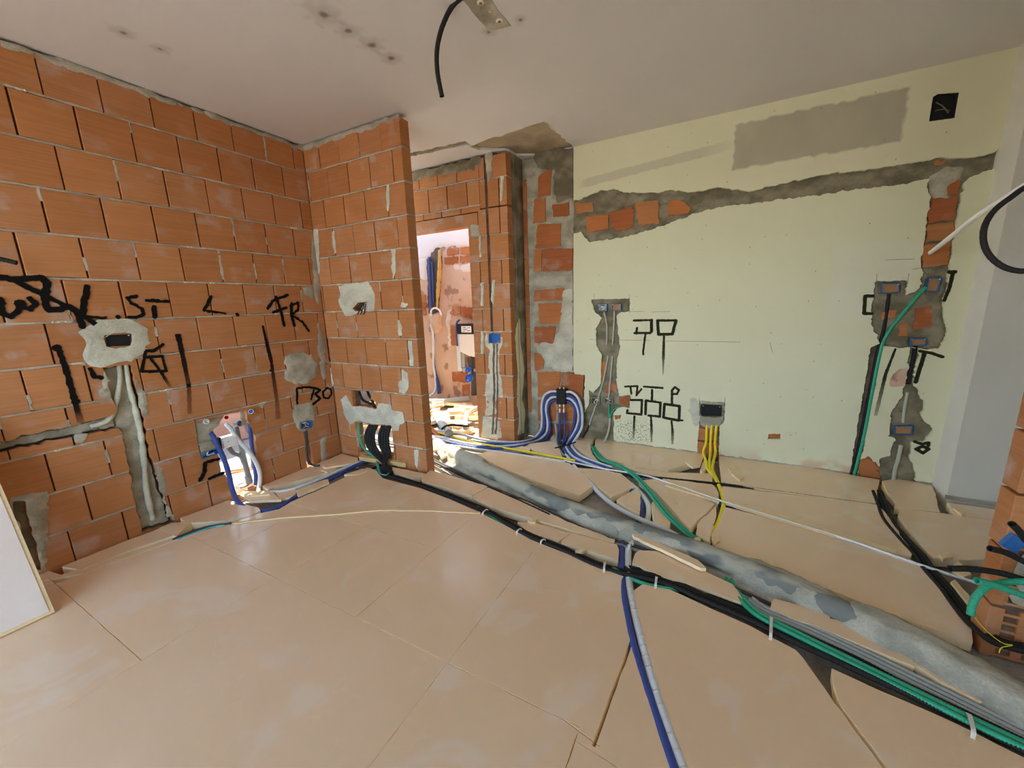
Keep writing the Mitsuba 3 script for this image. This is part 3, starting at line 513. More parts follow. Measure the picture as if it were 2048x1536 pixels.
# broken end of the right hand wall
we = sbox(0, 0, 1, 1)
struct('wall_end', bx(4.50, 2.165, ZS, 5.45, 2.25, H), 'mortar_core')
ENDP = Plane(lambda u, v, d: (4.465-d, u, v), None, True); ENDF = Plane(lambda u, v, d: (u, 2.15-d, v), lambda x, y: (Yq(x, y, 2.15)[0], Yq(x, y, 2.15)[2]))
ze = [ZS, .17, .42, .665, .91, 1.16, 1.41, 1.66, 1.91, 2.16, 2.41, 2.66, 2.89]
r_ = np.random.default_rng(3)
for k in range(12):
    put('wall_end__brick', bev(ENDP, 2.15, ze[k]+.006, 2.25, ze[k+1]-.006, -0.035, r_.uniform(-.003, .003)), f'brick_{k % 5}')
    if k > 2: put('wall_end__brick', bev(ENDF, 4.51, ze[k]+.006, 5.0, ze[k+1]-.006, -0.015, r_.uniform(-.003, .003)), f'brick_{(k+2) % 5}')
    else:  # cut open: hollow cells with webs between
        for j in range(6):
            z = ze[k]+.012+j*(ze[k+1]-ze[k]-.012)/6
            put('wall_end__brick_web', bx(4.50, 2.152, z, 4.80+0.02*(j % 2), 2.167, z+0.012), f'brick_{(j+k) % 5}')
        for xx in (4.50, 4.555, 4.64, 4.72): put('wall_end__brick_web', bx(xx, 2.153, ze[k]+.01, xx+0.03 if xx == 4.555 else xx+.012, 2.168, ze[k+1]-.008), f'brick_{(k+3) % 5}')
        put('wall_end__brick', bev(ENDF, 4.80, ze[k]+.006, 5.2, ze[k+1]-.006, -0.015, 0.0), f'brick_{(k+2) % 5}')
patch('wall_end', 'mortar_patch', ENDF, jag(sbox(4.52, .20, 4.75, .46), 0.03, 0.01), 0.0, 0.01, 'mortar', 0.003, 0.016, 5)
patch('wall_end', 'mortar_patch', ENDF, jag(sbox(4.50, .55, 4.56, 1.3), 0.03, 0.006), 0.0, 0.01, 'mortar', 0.003, 0.016, 6)
patch('wall_end', 'mortar_patch', ENDF, jag(sbox(4.58, .50, 4.9, 1.4), 0.03, 0.01), 0.004, 0.01, 'mortar', 0.003, 0.02, 6)
# beyond: sunlit rooms
struct('ground_outside', cat(bx(-6, -1, ZS-0.1, -0.1, 3.65, ZS-0.01), bx(-1, -7, ZS-0.3, 7, -1.53, ZS-0.02)), 'sun_slab')
SAY['wall_next_room'] = 'low pinkish wall glimpsed through the pipe hole'
struct('wall_next_room', bx(-1.85, 0.2, ZS, -1.7, 3.3, 1.05), 'pink_wall')
struct('doorstep_floor', bx(-6, 3.65, ZS-0.1, 1.3, 5.1, ZS-0.01), 'screed')
struct('wall_bathroom', bx(-6, YBATH, ZS-0.1, 1.6, YBATH+0.12, 3.3), 'bath_plaster')
put('wall_bathroom__side', bx(1.15, 3.72, ZS, 1.27, YBATH, H), 'bath_plaster')
# ---------------------------------------------------------------- insulation panels on the floor (parts of the floor)
ZB = ZS+0.022
def board(q, z1=0.0, z0=ZB, world=False, j=0.0025, ms='board', step=0.05):
    g = Polygon(q) if world else pl(FLOOR, q)
    g = jag(g.buffer(0), step, j) if j else g
    m = extr(FLOOR, g, z0, z1)
    return put('floor__insulation_panel', m, ms) if m is not None else None
near = [(262, 1068), (345, 1047)]
low_edge = [(765, 956), (800, 966), (840, 976), (900, 998), (960, 1025), (1010, 1050), (1060, 1078), (1110, 1098), (1150, 1113), (1220, 1143), (1247, 1152)]
low_edge2 = [(1285, 1168), (1340, 1179), (1400, 1206), (1500, 1251), (1600, 1304), (1640, 1322), (1662, 1336), (1760, 1381), (1900, 1441), (2048, 1515)]
wE = [tuple(F(*q)[:2]) for q in low_edge]; wE2 = [tuple(F(*q)[:2]) for q in low_edge2]
pipe_r = [tuple(F(*q)[:2]) for q in [(1257, 1190), (1265, 1230), (1300, 1340), (1330, 1430), (1362, 1536), (1378, 1590)]]
pipe_l = [tuple(F(*q)[:2]) for q in [(1243, 1160), (1246, 1200), (1262, 1285), (1290, 1380), (1318, 1470), (1345, 1550), (1355, 1590)]]
pr0, pl0 = np.array(pipe_r[-1]), np.array(pipe_l[-1]); dr_ = pr0-np.array(pipe_r[-3]); dr_ /= np.linalg.norm(dr_); dl_ = pl0-np.array(pipe_l[-3]); dl_ /= np.linalg.norm(dl_)
pipe_r.append(tuple(pr0+dr_*(pr0[1]+1.3)/abs(dr_[1]))); pipe_l.append(tuple(pl0+dl_*(pl0[1]+1.3)/abs(dl_[1])))
# main field left of the white and blue pipes
Lfield = Polygon([(0.30, 1.02), tuple(F(468, 1044)[:2]), tuple(F(521, 1026)[:2]), tuple(F(558, 1018)[:2]), tuple(F(583, 1003)[:2]), tuple(F(640, 979)[:2]), tuple(F(690, 954)[:2]), tuple(F(735, 935)[:2]), tuple(F(752, 940)[:2])]+wE+pipe_l+[(0.0, -1.3), (0.0, 0.50), (0.12, 0.52)]).buffer(0)
cuts = []
def cutline(a, b, w=0.003): cuts.append(LineString([a, b]).buffer(w/2, cap_style=2))
cutline((-.1, .478), (1.29, .478)); cutline((0.2, 1.056), (3.06, 1.056)); cutline((3.0, 1.056), (3.14, 1.03), .004)
cutline((0.735, 1.056), (0.755, 1.52)); cutline((1.325, 1.056), (1.34, 1.62)); cutline((1.94, 1.056), (1.953, 2.2), .004)
cutline((1.345, 1.62), (1.40, 2.5), .002); cutline((0.2, 1.62), (1.95, 1.655), .002)
cutline((1.292, -1.3), (1.292, 1.056), .0015); cutline((2.49, -.1), (2.49, 1.056), .0015); cutline((-.1, -.12), (3.3, -.12), .0015); cutline((2.49, 1.056), (2.50, 2.0), .0015)
cutline((3.06, 1.035), (3.03, -1.3), .004); cutline((3.055, 1.01), (3.35, .98), .003); cutline((3.15, 1.50), (3.12, 1.02), .012)
cutline((0.19, 0.45), (0.34, 1.03), .012); cutline((0.1, .45), (.24, .6), .01)
for g in polys(Lfield.difference(unary_union(cuts)), 4e-3): board(list(g.exterior.coords)[:-1], world=True, j=0.0008, z1=random.uniform(-.0012, .0006))
# strip between wall and first cable
board([(125, 1133), (262, 1078), (345, 1047), (372, 1049), (349, 1070), (240, 1108), (160, 1142)], z1=0.001)
board([(318, 1056), (345, 1046), (385, 1043), (352, 1074)], z1=0.002)
# right of the white and blue pipes
Rfield = Polygon(wE2+[(5.44, 1.40), (5.44, -1.3)]+pipe_r[::-1]).buffer(0)
c2 = unary_union([LineString([F(1590, 1292)[:2], F(1612, 1318)[:2], F(1670, 1400)[:2], F(1775, 1540)[:2], F(1900, 1720)[:2]]).buffer(0.008, cap_style=2), pl(FLOOR, [(1640, 1318), (1664, 1336), (1668, 1372), (1682, 1412), (1656, 1370)]),
                  LineString([(4.05, 1.4), (4.25, -1.3)]).buffer(0.0015)])
for g in polys(Rfield.difference(c2), 4e-3): board(list(g.exterior.coords)[:-1], world=True, j=0.0012, z1=random.uniform(-.001, .001))
panels = [
 [(360, 1036), (410, 1018), (457, 1000), (488, 1008), (515, 1015), (521, 1021), (500, 1031), (468, 1039), (420, 1043), (375, 1046)],
 [(524, 971), (600, 940), (683, 908), (703, 921), (684, 930), (655, 943), (618, 955), (575, 966), (536, 979)],
 [(640, 930), (683, 907), (715, 915), (716, 926), (690, 928)],
 [(784, 934), (816, 940), (853, 948), (827, 956), (790, 946)],
 [(843, 955), (860, 941), (890, 948), (976, 973), (944, 992), (880, 972), (845, 962)],
 [(945, 992), (978, 974), (1060, 1006), (1133, 1042), (1230, 1079), (1227, 1086), (1130, 1056), (1033, 1028), (980, 1010)],
 [(1035, 1043), (1071, 1045), (1143, 1066), (1118, 1081), (1080, 1072), (1052, 1060)],
 [(1123, 1081), (1145, 1067), (1234, 1089), (1238, 1100), (1236, 1122), (1180, 1103), (1123, 1086)],
 [(1264, 1126), (1270, 1108), (1279, 1101), (1316, 1103), (1407, 1142), (1465, 1169), (1486, 1200), (1484, 1207), (1415, 1181), (1332, 1157)],
 [(1544, 1203), (1549, 1198), (1600, 1211), (1660, 1230), (1662, 1238), (1697, 1244), (1699, 1252), (1760, 1284), (1825, 1321), (1829, 1333), (1680, 1272), (1541, 1217)],
 [(1821, 1322), (1880, 1342), (1950, 1372), (2048, 1408), (2110, 1440), (2110, 1462), (2048, 1434), (1960, 1402), (1880, 1362)],
 [(957, 910), (981, 900), (1060, 912), (1139, 927), (1165, 948), (1186, 972), (1159, 992), (1080, 966), (992, 932)],
 [(1153, 935), (1190, 938), (1238, 943), (1272, 973), (1224, 993), (1200, 974)],
 [(1233, 1000), (1277, 974), (1281, 990), (1280, 1010), (1278, 1027), (1255, 1014)],
 [(1303, 1007), (1309, 1000), (1328, 1020), (1342, 1042), (1338, 1058), (1309, 1043)],
 [(1277, 960), (1320, 957), (1375, 980), (1429, 1007), (1379, 1058), (1344, 1017), (1310, 982)],
 [(1394, 1048), (1432, 1010), (1432, 1032), (1421, 1070), (1420, 1086), (1392, 1068)],
 [(1422, 1070), (1436, 1050), (1450, 1014), (1500, 1026), (1573, 1047), (1700, 1085), (1841, 1128), (1858, 1148), (1900, 1198), (1944, 1251), (1946, 1283), (1850, 1252), (1757, 1217), (1650, 1176), (1541, 1132), (1431, 1096)],
 [(1444, 973), (1540, 985), (1660, 1000), (1756, 1010), (1770, 1024), (1778, 1036), (1826, 1104), (1820, 1114), (1793, 1108), (1620, 1052), (1449, 1000)],
 [(1795, 1030), (1800, 1016), (1883, 1026), (1989, 1042), (1976, 1119), (1915, 1119), (1868, 1116), (1843, 1093)],
 [(1438, 910), (1470, 906), (1560, 926), (1660, 942), (1760, 960), (1754, 976), (1756, 1009), (1644, 998), (1490, 973), (1444, 963)],
 [(1764, 962), (1800, 957), (1865, 972), (1880, 1024), (1830, 1019), (1789, 1014), (1792, 1004), (1775, 985)],
 [(1894, 1005), (1992, 1019), (1989, 1041), (1912, 1031)],
 [(1190, 881), (1200, 872), (1227, 873), (1320, 888), (1394, 902), (1411, 909), (1380, 927), (1335, 941), (1270, 932), (1215, 919), (1193, 897)],
 [(1151, 876), (1170, 871), (1189, 874), (1180, 890), (1185, 908), (1198, 923), (1170, 905), (1148, 891)],
 [(1218, 926), (1270, 935), (1335, 944), (1400, 946), (1426, 946), (1424, 965), (1360, 958), (1294, 948)],
 [(1036, 892), (1075, 885), (1110, 881), (1118, 898), (1125, 914), (1090, 908), (1063, 900)],
 [(1325, 957), (1350, 960), (1425, 969), (1437, 985), (1436, 1004), (1380, 980)],
 [(1400, 940), (1409, 916), (1414, 922), (1412, 938), (1406, 946)],
]
for q in panels: board(q, z1=random.uniform(-.002, .003))
# ragged foam strip left where the panel by the wall was cut short
s_ = [F(x, y, 0.002) for x, y in ((468, 1047), (520, 1040), (580, 1034), (660, 1029), (760, 1020), (860, 1021), (960, 1026))]
k = thing('foam_strip', 'long thin curved offcut of foam lying across the tan floor panels', 'foam strip')
m_ = cat(*[extr(FLOOR, jag(LineString([q[:2] for q in s_]).buffer(0.011, cap_style=2), 0.03, 0.0018), 0.001, 0.007)]); scene[k] = mikit.ply(m_, 'foam')

# ---------------------------------------------------------------- leaning panel
def lean(pts, th):  # pts: 4 corners, thickness along their normal
    P = np.array(pts, float); n = np.cross(P[1]-P[0], P[3]-P[0]); n /= np.linalg.norm(n)
    V = np.vstack([P-n*th, P]); f = []
    q = [[4, 5, 6, 7], [3, 2, 1, 0]]+[[i, (i+1) % 4, (i+1) % 4+4, i+4] for i in range(4)]
    q = np.array(q); return trimesh.Trimesh(V, np.vstack([q[:, [0, 1, 2]], q[:, [0, 2, 3]]]), process=False)
k = thing('leaning_board', 'pale insulation board leaning on the brick wall at the left edge', 'board')
A_, B_ = np.array([0.53, 0.402, 0.006]), np.array([0.035, 0.402, 0.99]); W_ = np.array([0, -0.6, 0.0]); n_ = np.cross(W_, B_-A_); n_ /= np.linalg.norm(n_); n_ *= np.sign(n_[0]); e_ = (B_-A_)/np.linalg.norm(B_-A_)
lb = lambda off, ins, th: lean([A_+W_+n_*off+e_*ins+[0, ins, 0], A_+n_*off+e_*ins-[0, ins, 0], B_+n_*off-e_*ins-[0, ins, 0], B_+W_+n_*off-e_*ins+[0, ins, 0]], th)
scene[k] = mikit.ply(lb(0, 0, .045), 'foam'); put(k+'__facing', lb(.004, .016, .004), 'lean_board'); labels[k+'__facing'] = {'label': 'pale grey facing sheet'}
k = thing('wood_plank', 'short yellowish timber batten lying in front of the cable opening', 'plank')
a, b = F(717, 922, 0.0), F(810, 936, 0.0); ang = math.degrees(math.atan2(b[1]-a[1], b[0]-a[0])); L_ = np.linalg.norm(b-a)
m_ = trimesh.creation.box(extents=[L_, 0.045, 0.042]); m_ = rot(m_, ang, [0, 0, 1], [0, 0, 0]); m_.apply_translation((a+b)/2+[0, 0.03, 0.022]); scene[k] = mikit.ply(m_, 'timber')

# ---------------------------------------------------------------- pipes, conduits, cables
def pipe(name, label, cat_, m, pts, r, group=None, **k):
    key = thing(name, label, cat_, group); scene[key] = mikit.ply(tube(pts, r, **k), m, True); return key
def G(z, *px): return [F(x, y, z) for x, y in px]
ZC = ZS+0.017
drain = G(0.012, (872, 885), (900, 906), (1000, 952), (1100, 1001), (1250, 1056), (1390, 1100), (1550, 1162), (1700, 1232), (1850, 1304), (1990, 1385), (2090, 1445))
dk = pipe('drain_pipe', 'thick grey drain pipe crossing the floor, half covered with mortar', 'pipe', 'dusty_pipe', drain, 0.057, seg=28)
Qd, sd = catmull(drain, 0.03); Qd = Qd[:, :2]
for i, (x0, x1, w0, h0) in enumerate([(900, 962, .115, .150), (1006, 1075, .09, .138), (1140, 1235, .095, .134), (1255, 1372, .09, .136), (1495, 1640, .11, .142), (1725, 2060, .125, .146)]):
    px_ = [F(x, y)[:2] for x, y in ((a, np.interp(a, [872, 900, 1000, 1100, 1250, 1390, 1550, 1700, 1850, 1990, 2090], [885, 906, 952, 1001, 1056, 1100, 1162, 1232, 1304, 1385, 1445])) for a in np.linspace(x0, x1, 12))]
    c = LineString(px_); nrm_ = np.array(c.coords[-1])-np.array(c.coords[0]); nrm_ = np.array([nrm_[1], -nrm_[0]])/np.linalg.norm(nrm_)
    g = jag(shapely.affinity.translate(c.buffer(w0, cap_style=1), nrm_[0]*(.035 if i in (2, 3) else .0), nrm_[1]*(.035 if i in (2, 3) else .0)), 0.05, 0.016)
    mm = blob(FLOOR, g, ZS, h0, 0.005, 0.02, 0.085, 100+i, 9); kk = put(f'{dk}__mortar_cover', mm, 'cement_pipe_dust', 40)
    labels[kk] = {'label': 'rough grey mortar over the pipe'}
g = jag(pl(FLOOR, [(880, 905), (960, 900), (1100, 985), (1250, 1050), (1400, 1100), (1560, 1160), (1720, 1230), (1946, 1290), (2090, 1400), (2090, 1455), (1980, 1410), (1850, 1340), (1700, 1265), (1560, 1200), (1400, 1130), (1250, 1085), (1060, 1000), (940, 950), (880, 925)]), 0.04, 0.012)
kk = put(f'{dk}__mortar_bed', blob(FLOOR, g, ZS, 0.045, 0.006, 0.03, 0.05, 120), 'cement_pipe_dust', 40)

# black conduits from the opening in the short wall and along the long trench
trunk = [(765, 946), (800, 956), (860, 975), (940, 1006), (980, 1023), (1020, 1046), (1060, 1069), (1120, 1093), (1200, 1129), (1250, 1143), (1300, 1154), (1350, 1169), (1400, 1192), (1480, 1225), (1600, 1282), (1750, 1350), (1900, 1420), (2100, 1518)]
where = ['outermost towards the open floor', 'second from the open floor', 'third from the open floor', 'nearest the drain pipe']
for i in range(4):
    off = (i-1.2)*0.026 if i > 1 else (i-.9)*0.023
    path = shifted(G(-0.012 if i % 2 else 0.0, *trunk) if i < 2 else [F(1222, 1118, -.055), F(1245, 1132, -.045)]+G(-0.010*(i-1), *trunk[9:]), off)
    pipe('black_conduit', f'black corrugated conduit in the long floor trench, {where[i]}', 'conduit', 'black_plastic', path, 0.0125, seg=9, corr=0.009)
bnd = [739, 743.5, 748, 753, 765, 770, 775, 780]
for i in range(8):
    x = bnd[i]; s = (i-3.5)/3.5; dd = 0.012+0.02*(i % 3 == 1)
    P_ = [Pw(x+2, 842, -0.06), Pw(x+1, 850, -0.015), Pw(x-4-1.5*(1-s), 868, 0.012+dd*.6), Pw(x-4, 890, 0.022+dd*.6), Pw(x+3-4*s, 905, 0.02+dd*.5), F(772-7*s, 938, 0.005), F(777-7*s, 948, -.03)]
    pipe('black_conduit', f'short black conduit looping out of the low wall opening, {["first","second","third","fourth","fifth","sixth","seventh","eighth"][i]} from its left side', 'conduit', 'black_plastic', P_, 0.0155, 'black conduits in the wall opening', seg=9, step=0.012)
pipe('green_conduit', 'green conduit bending down at the left side of the low wall opening', 'conduit', 'green_plastic', [Pw(717, 842, -0.05), Pw(717, 858, -0.01), Pw(720, 880, 0.01), Pw(728, 897, 0.03), Pw(738, 906, 0.03), Pw(750, 915, 0.02), F(757, 938, 0.0), F(762, 950, -.02)], 0.011, step=0.012)
pipe('teal_cable', 'thin teal cable beside the black conduits below the timber batten', 'cable', 'teal', G(0.012, (748, 920), (757, 930), (758, 940), (762, 948), (772, 950), (778, 946)), 0.006, step=0.01)
for i, (x0, y0) in enumerate(((738, 786), (720, 784))):
    pipe('black_conduit', 'black conduit hanging inside the small square hole of the short wall, ' + ('right one' if i == 0 else 'left one'), 'conduit', 'black_plastic', [Pw(x0-4, y0-6, -0.06), Pw(x0, y0+4, -0.03), Pw(x0+6, 800, -0.02), Pw(748+i*2, 812, -0.02), Pw(752, 822, -0.04)], 0.012, 'black conduits in the small wall hole', step=0.012)
for i in range(3):
    pipe('cable_stub', 'black wire end in the pale plaster patch of the short wall, '+('left of three', 'middle of three', 'right of three')[i], 'wire', 'black_plastic', [Pw(725+i*3, 608, -0.06), Pw(722+i*4, 616, -0.01), Pw(717+i*6, 624, 0.012), Pw(715+i*6, 629, 0.014)], 0.004, 'black wire ends in the plaster patch', seg=6, step=0.01)

pipe('green_conduit', 'green conduit peeping out under the black ones at the end of the curved strip', 'conduit', 'green_plastic', G(-.012, (955, 1014), (975, 1028), (992, 1040), (1012, 1050), (1030, 1056)), 0.010, step=.015)
pipe('green_conduit', 'green conduit peeping out under the black ones where the white and blue pipes cross', 'conduit', 'green_plastic', G(-.012, (1225, 1136), (1255, 1154), (1290, 1168), (1325, 1176), (1360, 1180)), 0.0115, step=.015)
# green conduits down from the white wall, under the drain pipe, then along the trench
gp = [(1186, 893), (1192, 905), (1206, 920), (1235, 930), (1268, 950), (1300, 985), (1338, 1032), (1385, 1074), (1425, 1096), (1452, 1140), (1462, 1170), (1485, 1200), (1515, 1228), (1600, 1272), (1700, 1322), (1850, 1396), (1960, 1450), (2100, 1516)]
for i in range(2):
    P_ = shifted([F(x, y, (0.012 if (1196 < x < 1380) else -0.005 if x < 1390 else -0.052 if x < 1456 else -0.03 if x < 1470 else -0.005 if x < 1500 else 0.006)) for x, y in gp], (i-.5)*0.024)
    pipe('green_conduit', 'green corrugated conduit crossing under the drain pipe, ' + ('near one of the pair' if i == 0 else 'far one of the pair'), 'conduit', 'green_plastic', P_, 0.0115, seg=9, corr=0.009)
gg = [(1498, 1200), (1530, 1222), (1600, 1250), (1700, 1296), (1800, 1345), (1950, 1420), (2100, 1496)]
for i in range(3):
    pipe('grey_conduit', f'pale grey conduit beside the green ones in the trench, {["nearest the green ones","middle one","nearest the drain pipe"][i]}', 'conduit', 'grey_conduit', shifted(G(-0.012, *gg), (i-1)*0.024), 0.0105, seg=9, corr=0.012)
for i, (mm, off, nm) in enumerate((('grey_black', 0.0, 'dark'), ('grey_pipe', -0.03, 'grey'))):
    pipe('grey_conduit', f'{nm} conduit running along the near side of the drain pipe', 'conduit', mm, shifted(G(-0.02, (852, 910), (880, 925), (930, 950), (985, 976), (1050, 1002), (1130, 1040), (1200, 1072), (1290, 1100), (1380, 1138), (1480, 1182))+[F(1560, 1218, -.04), F(1640, 1254, -.064)], off), 0.011, seg=9, step=0.015)
pipe('grey_conduit', 'thin dark conduit on the near edge of the drain pipe trench', 'conduit', 'black_plastic', G(-0.005, (856, 918), (900, 940), (980, 976), (1040, 1002), (1100, 1030)), 0.009, step=0.015)
# white and blue lagged pipes crossing towards the viewer
for nm, m, r, off, cw in (('white', 'white_foam', .019, -0.0, [(1262, 968), (1284, 990), (1297, 1012), (1294, 1042), (1272, 1070), (1258, 1095), (1256, 1130), (1260, 1180), (1283, 1280), (1317, 1400), (1352, 1500), (1400, 1620)]), ('blue', 'blue_foam', .019, 0, [(1250, 972), (1272, 990), (1282, 1012), (1278, 1042), (1258, 1068), (1244, 1095), (1243, 1130), (1246, 1185), (1266, 1290), (1300, 1400), (1332, 1495), (1372, 1620)])):
    P_ = [F(x, y, -0.02 if y < 1035 else -0.055 if y < 1085 else -0.03 if y < 1150 else -0.016) for x, y in cw]
    kk = pipe(f'{nm}_lagged_pipe', f'{nm} foam lagged water pipe crossing the panels towards the viewer', 'pipe', m, P_, r, seg=14, step=0.02, wob=0.10)
    if nm == 'white':
        Q, s = catmull(P_, 0.05)
        for q0, q1 in zip(Q[26:-1:1], Q[27::1]):
            put(f'{kk}__tape_band', tube([q0, q0+(q1-q0)*.08, q0+(q1-q0)*.16], r*1.03, seg=14, step=0.004), 'tie_white', True)
pipe('white_lagged_pipe', 'white foam pipe running from the manifold to the drain pipe', 'pipe', 'white_foam', G(-0.016, (1132, 908), (1140, 919), (1152, 937), (1186, 972), (1200, 988), (1230, 1012), (1279, 1038), (1323, 1056), (1356, 1072)), 0.017, seg=12, step=0.02, wob=.06)
# long white and black cables across the far panels
pipe('white_cable', 'long thin white cable lying across the far panels', 'cable', 'white_plastic', [F(x, y, 0.006) for x, y in ((1128, 921), (1210, 938), (1290, 951), (1350, 970), (1440, 1001), (1560, 1038), (1700, 1081), (1850, 1133), (1976, 1173), (2060, 1200))], 0.008, step=0.03)
pipe('black_cable', 'black cable in the gap between the two rows of far panels', 'cable', 'black_plastic', G(-0.008, (1140, 928), (1206, 940), (1250, 949), (1330, 957), (1440, 968), (1560, 984), (1660, 998), (1760, 1011)), 0.010, step=0.03)
pipe('blue_lagged_pipe', 'blue pipe under the long white cable by the yellow gas pipes', 'pipe', 'blue_foam', G(-0.03, (1262, 952), (1330, 974), (1430, 1006), (1470, 1018)), 0.013, step=0.03)
# manifold with lagged pipes
arcsL = [[(1116, 783), (1101, 783), (1088, 792), (1083, 812), (1084, 840), (1081, 860), (1070, 874)], [(1116, 789), (1104, 789), (1093, 796), (1088, 814), (1089, 842), (1086, 862), (1074, 876)], [(1116, 794), (1103, 795), (1095, 803), (1092, 818), (1095, 842), (1093, 864), (1080, 878)], [(1116, 801), (1106, 801), (1098, 809), (1096, 826), (1100, 846), (1098, 868), (1088, 880)]]
corr_ = [[(1040, 884), (1000, 884), (960, 878), (920, 868), (880, 862), (830, 860)], [(1040, 887), (1000, 888), (950, 884), (910, 875), (880, 868), (830, 866)], [(1042, 889), (1000, 893), (950, 889), (910, 881), (880, 874), (830, 871)], [(1044, 892), (1000, 897), (950, 894), (910, 887), (880, 880), (830, 877)]]
arcsR = [[(1132, 784), (1142, 784), (1154, 793), (1162, 812), (1165, 834), (1163, 856), (1155, 872), (1146, 886)], [(1132, 789), (1146, 795), (1155, 806), (1160, 822), (1161, 838), (1157, 856), (1147, 874), (1138, 888)], [(1132, 796), (1141, 798), (1152, 810), (1157, 828), (1156, 845), (1149, 864), (1137, 882), (1134, 889)], [(1132, 803), (1143, 807), (1150, 817), (1150, 832), (1147, 852), (1140, 870), (1130, 886), (1127, 891)]]
outR = [[(1146, 897), (1162, 912), (1185, 922), (1225, 936)], [(1140, 898), (1156, 914), (1182, 925), (1222, 939)], [(1134, 899), (1147, 914), (1172, 926), (1205, 938)], [(1129, 900), (1140, 915), (1165, 929), (1195, 940)]]
for i in range(4):
    cn, m = (('white', 'white_foam'), ('blue', 'blue_foam'))[i % 2]
    o = ('outer', 'outer', 'inner', 'inner')[i]
    d0 = 0.055-0.004*i
    P_ = [Ww(x, y, d0+0.003*j*(j > 4)) for j, (x, y) in enumerate(arcsL[i])]+[F(x, y, -0.006+0.004*i) for x, y in corr_[i]]
    pipe(f'{cn}_lagged_pipe', f'{o} {cn} pipe arching left from the brass manifold into the passage', 'pipe', m, P_, 0.0145, seg=10, step=0.015, wob=.06)
    P_ = [Ww(x, y, d0+0.018*max(0, j-4)) for j, (x, y) in enumerate(arcsR[i])]+[F(x, y, -0.006-0.006*(i > 1)) for x, y in outR[i]]
    pipe(f'{cn}_lagged_pipe', f'{o} {cn} pipe arching right from the brass manifold over the floor', 'pipe', m, P_, 0.0145, seg=10, step=0.015, wob=.06)
mk_ = thing('heating_manifold', 'black clad manifold block with brass caps on the bare bricks', 'manifold')
for x0, x1 in ((1116, 1123), (1124, 1131)):
    for y0, y1 in ((779, 792), (793, 806)):
        a, b = Ww(x0, y1, 0.03), Ww(x1, y0, 0.08); put(mk_+'__block', bev(WHITE, a[0], a[2], b[0], b[2], 0.02, 0.085, 0.006), 'black_plastic')
    c0, c1 = Ww((x0+x1)/2, 779, .055), Ww((x0+x1)/2, 774, .055); put(mk_+'__cap', tube([c0, (c0+c1)/2, c1], [.010, .011, .006], seg=12, step=0.004), 'brass', True)
    c0, c1 = Ww((x0+x1)/2, 806, .055), Ww((x0+x1)/2, 826, .055); put(mk_+'__collar', tube([c0, (c0+c1)/2, c1], .009, seg=12, step=0.01), 'white_plastic', True)
    for yy, mm in ((815, 'red_plastic'),): put(mk_+'__ring', tube([Ww((x0+x1)/2, yy-1.5, .055), Ww((x0+x1)/2, yy, .055), Ww((x0+x1)/2, yy+1.5, .055)], .0105, seg=12, step=0.004), mm if x0 == 1116 else 'brass', True)
for i, x in enumerate((1120, 1129)):
    pipe('blue_lagged_pipe', f'blue pipe hanging straight down from the manifold, {("left","right")[i]} one', 'pipe', 'blue_foam', [Ww(x, 825, .055), Ww(x, 845, .06), Ww(x-1+i*2, 862, .075), F(1121+i*5, 886, -.01)], 0.0135, seg=10, step=0.015)
kk = pipe('pvc_pipe', 'grey drain stub and white pipe below the manifold', 'pipe', 'grey_conduit', [Ww(1110, 848, .07), Ww(1113, 862, .09), F(1112, 882, 0.02), F(1117, 898, -.01), F(1128, 912, -.02)], 0.013, step=0.015)
put(f'{kk}__mortar_lump', blob(FLOOR, jag(pl(FLOOR, [(1098, 872), (1112, 862), (1122, 870), (1120, 888), (1102, 892)]), 0.02, .006), ZS, 0.10, .006, .015, .06, 7), 'cement_pipe_dust', 40)
k = thing('steel_bar', 'thin black bar lying across the pipes below the manifold', 'bar'); scene[k] = mikit.ply(tube([F(1110, 896, 0.03), F(1130, 891, 0.034), F(1152, 884, 0.03)], 0.006, step=.02), 'black_plastic', True)
# yellow gas pipes
for i in range(3):
    x = 1413+i*9.5
    P_ = [Ww(x+1, 850, -.012), Ww(x, 862, .006), Ww(x-1-i*.5, 885, .012), Ww((1407, 1421, 1431)[i], 902, .03), F((1412, 1419, 1427)[i], 922, 0.02), F((1415, 1420, 1425)[i], 938, 0.0), F(1434+i, 964, -.012), F(1443+i, 990, -.016), F(1448-i, 1010, -.016), F(1440-i*2, 1044, -.02), F(1427-i, 1066, -.02), F(1419, 1090, -.05)]
    pipe('yellow_gas_pipe', f'yellow gas pipe coming down from the black wall box, {("left","middle","right")[i]} of three', 'pipe', 'yellow_pipe', P_, 0.0115, seg=10, step=0.015)
yk = pipe('yellow_gas_pipe', 'yellow gas pipe running from the passage to the manifold pipes', 'pipe', 'yellow_pipe', G(0.013, (850, 862), (880, 866), (915, 876), (955, 886), (1004, 895), (1063, 905), (1104, 913), (1150, 921)), 0.012, step=0.02)
pipe('black_cable', 'black cable beside the yellow gas pipe in the passage', 'cable', 'black_plastic', G(0.0, (850, 880), (900, 886), (950, 893), (1004, 894), (1062, 901)), 0.009, step=0.02)
pipe('white_lagged_pipe', 'white foam pipe leading out of the passage beside the yellow gas pipe', 'pipe', 'white_foam', G(0.004, (845, 887), (900, 890), (950, 897), (1000, 904), (1070, 914), (1130, 923)), 0.010, step=0.02)
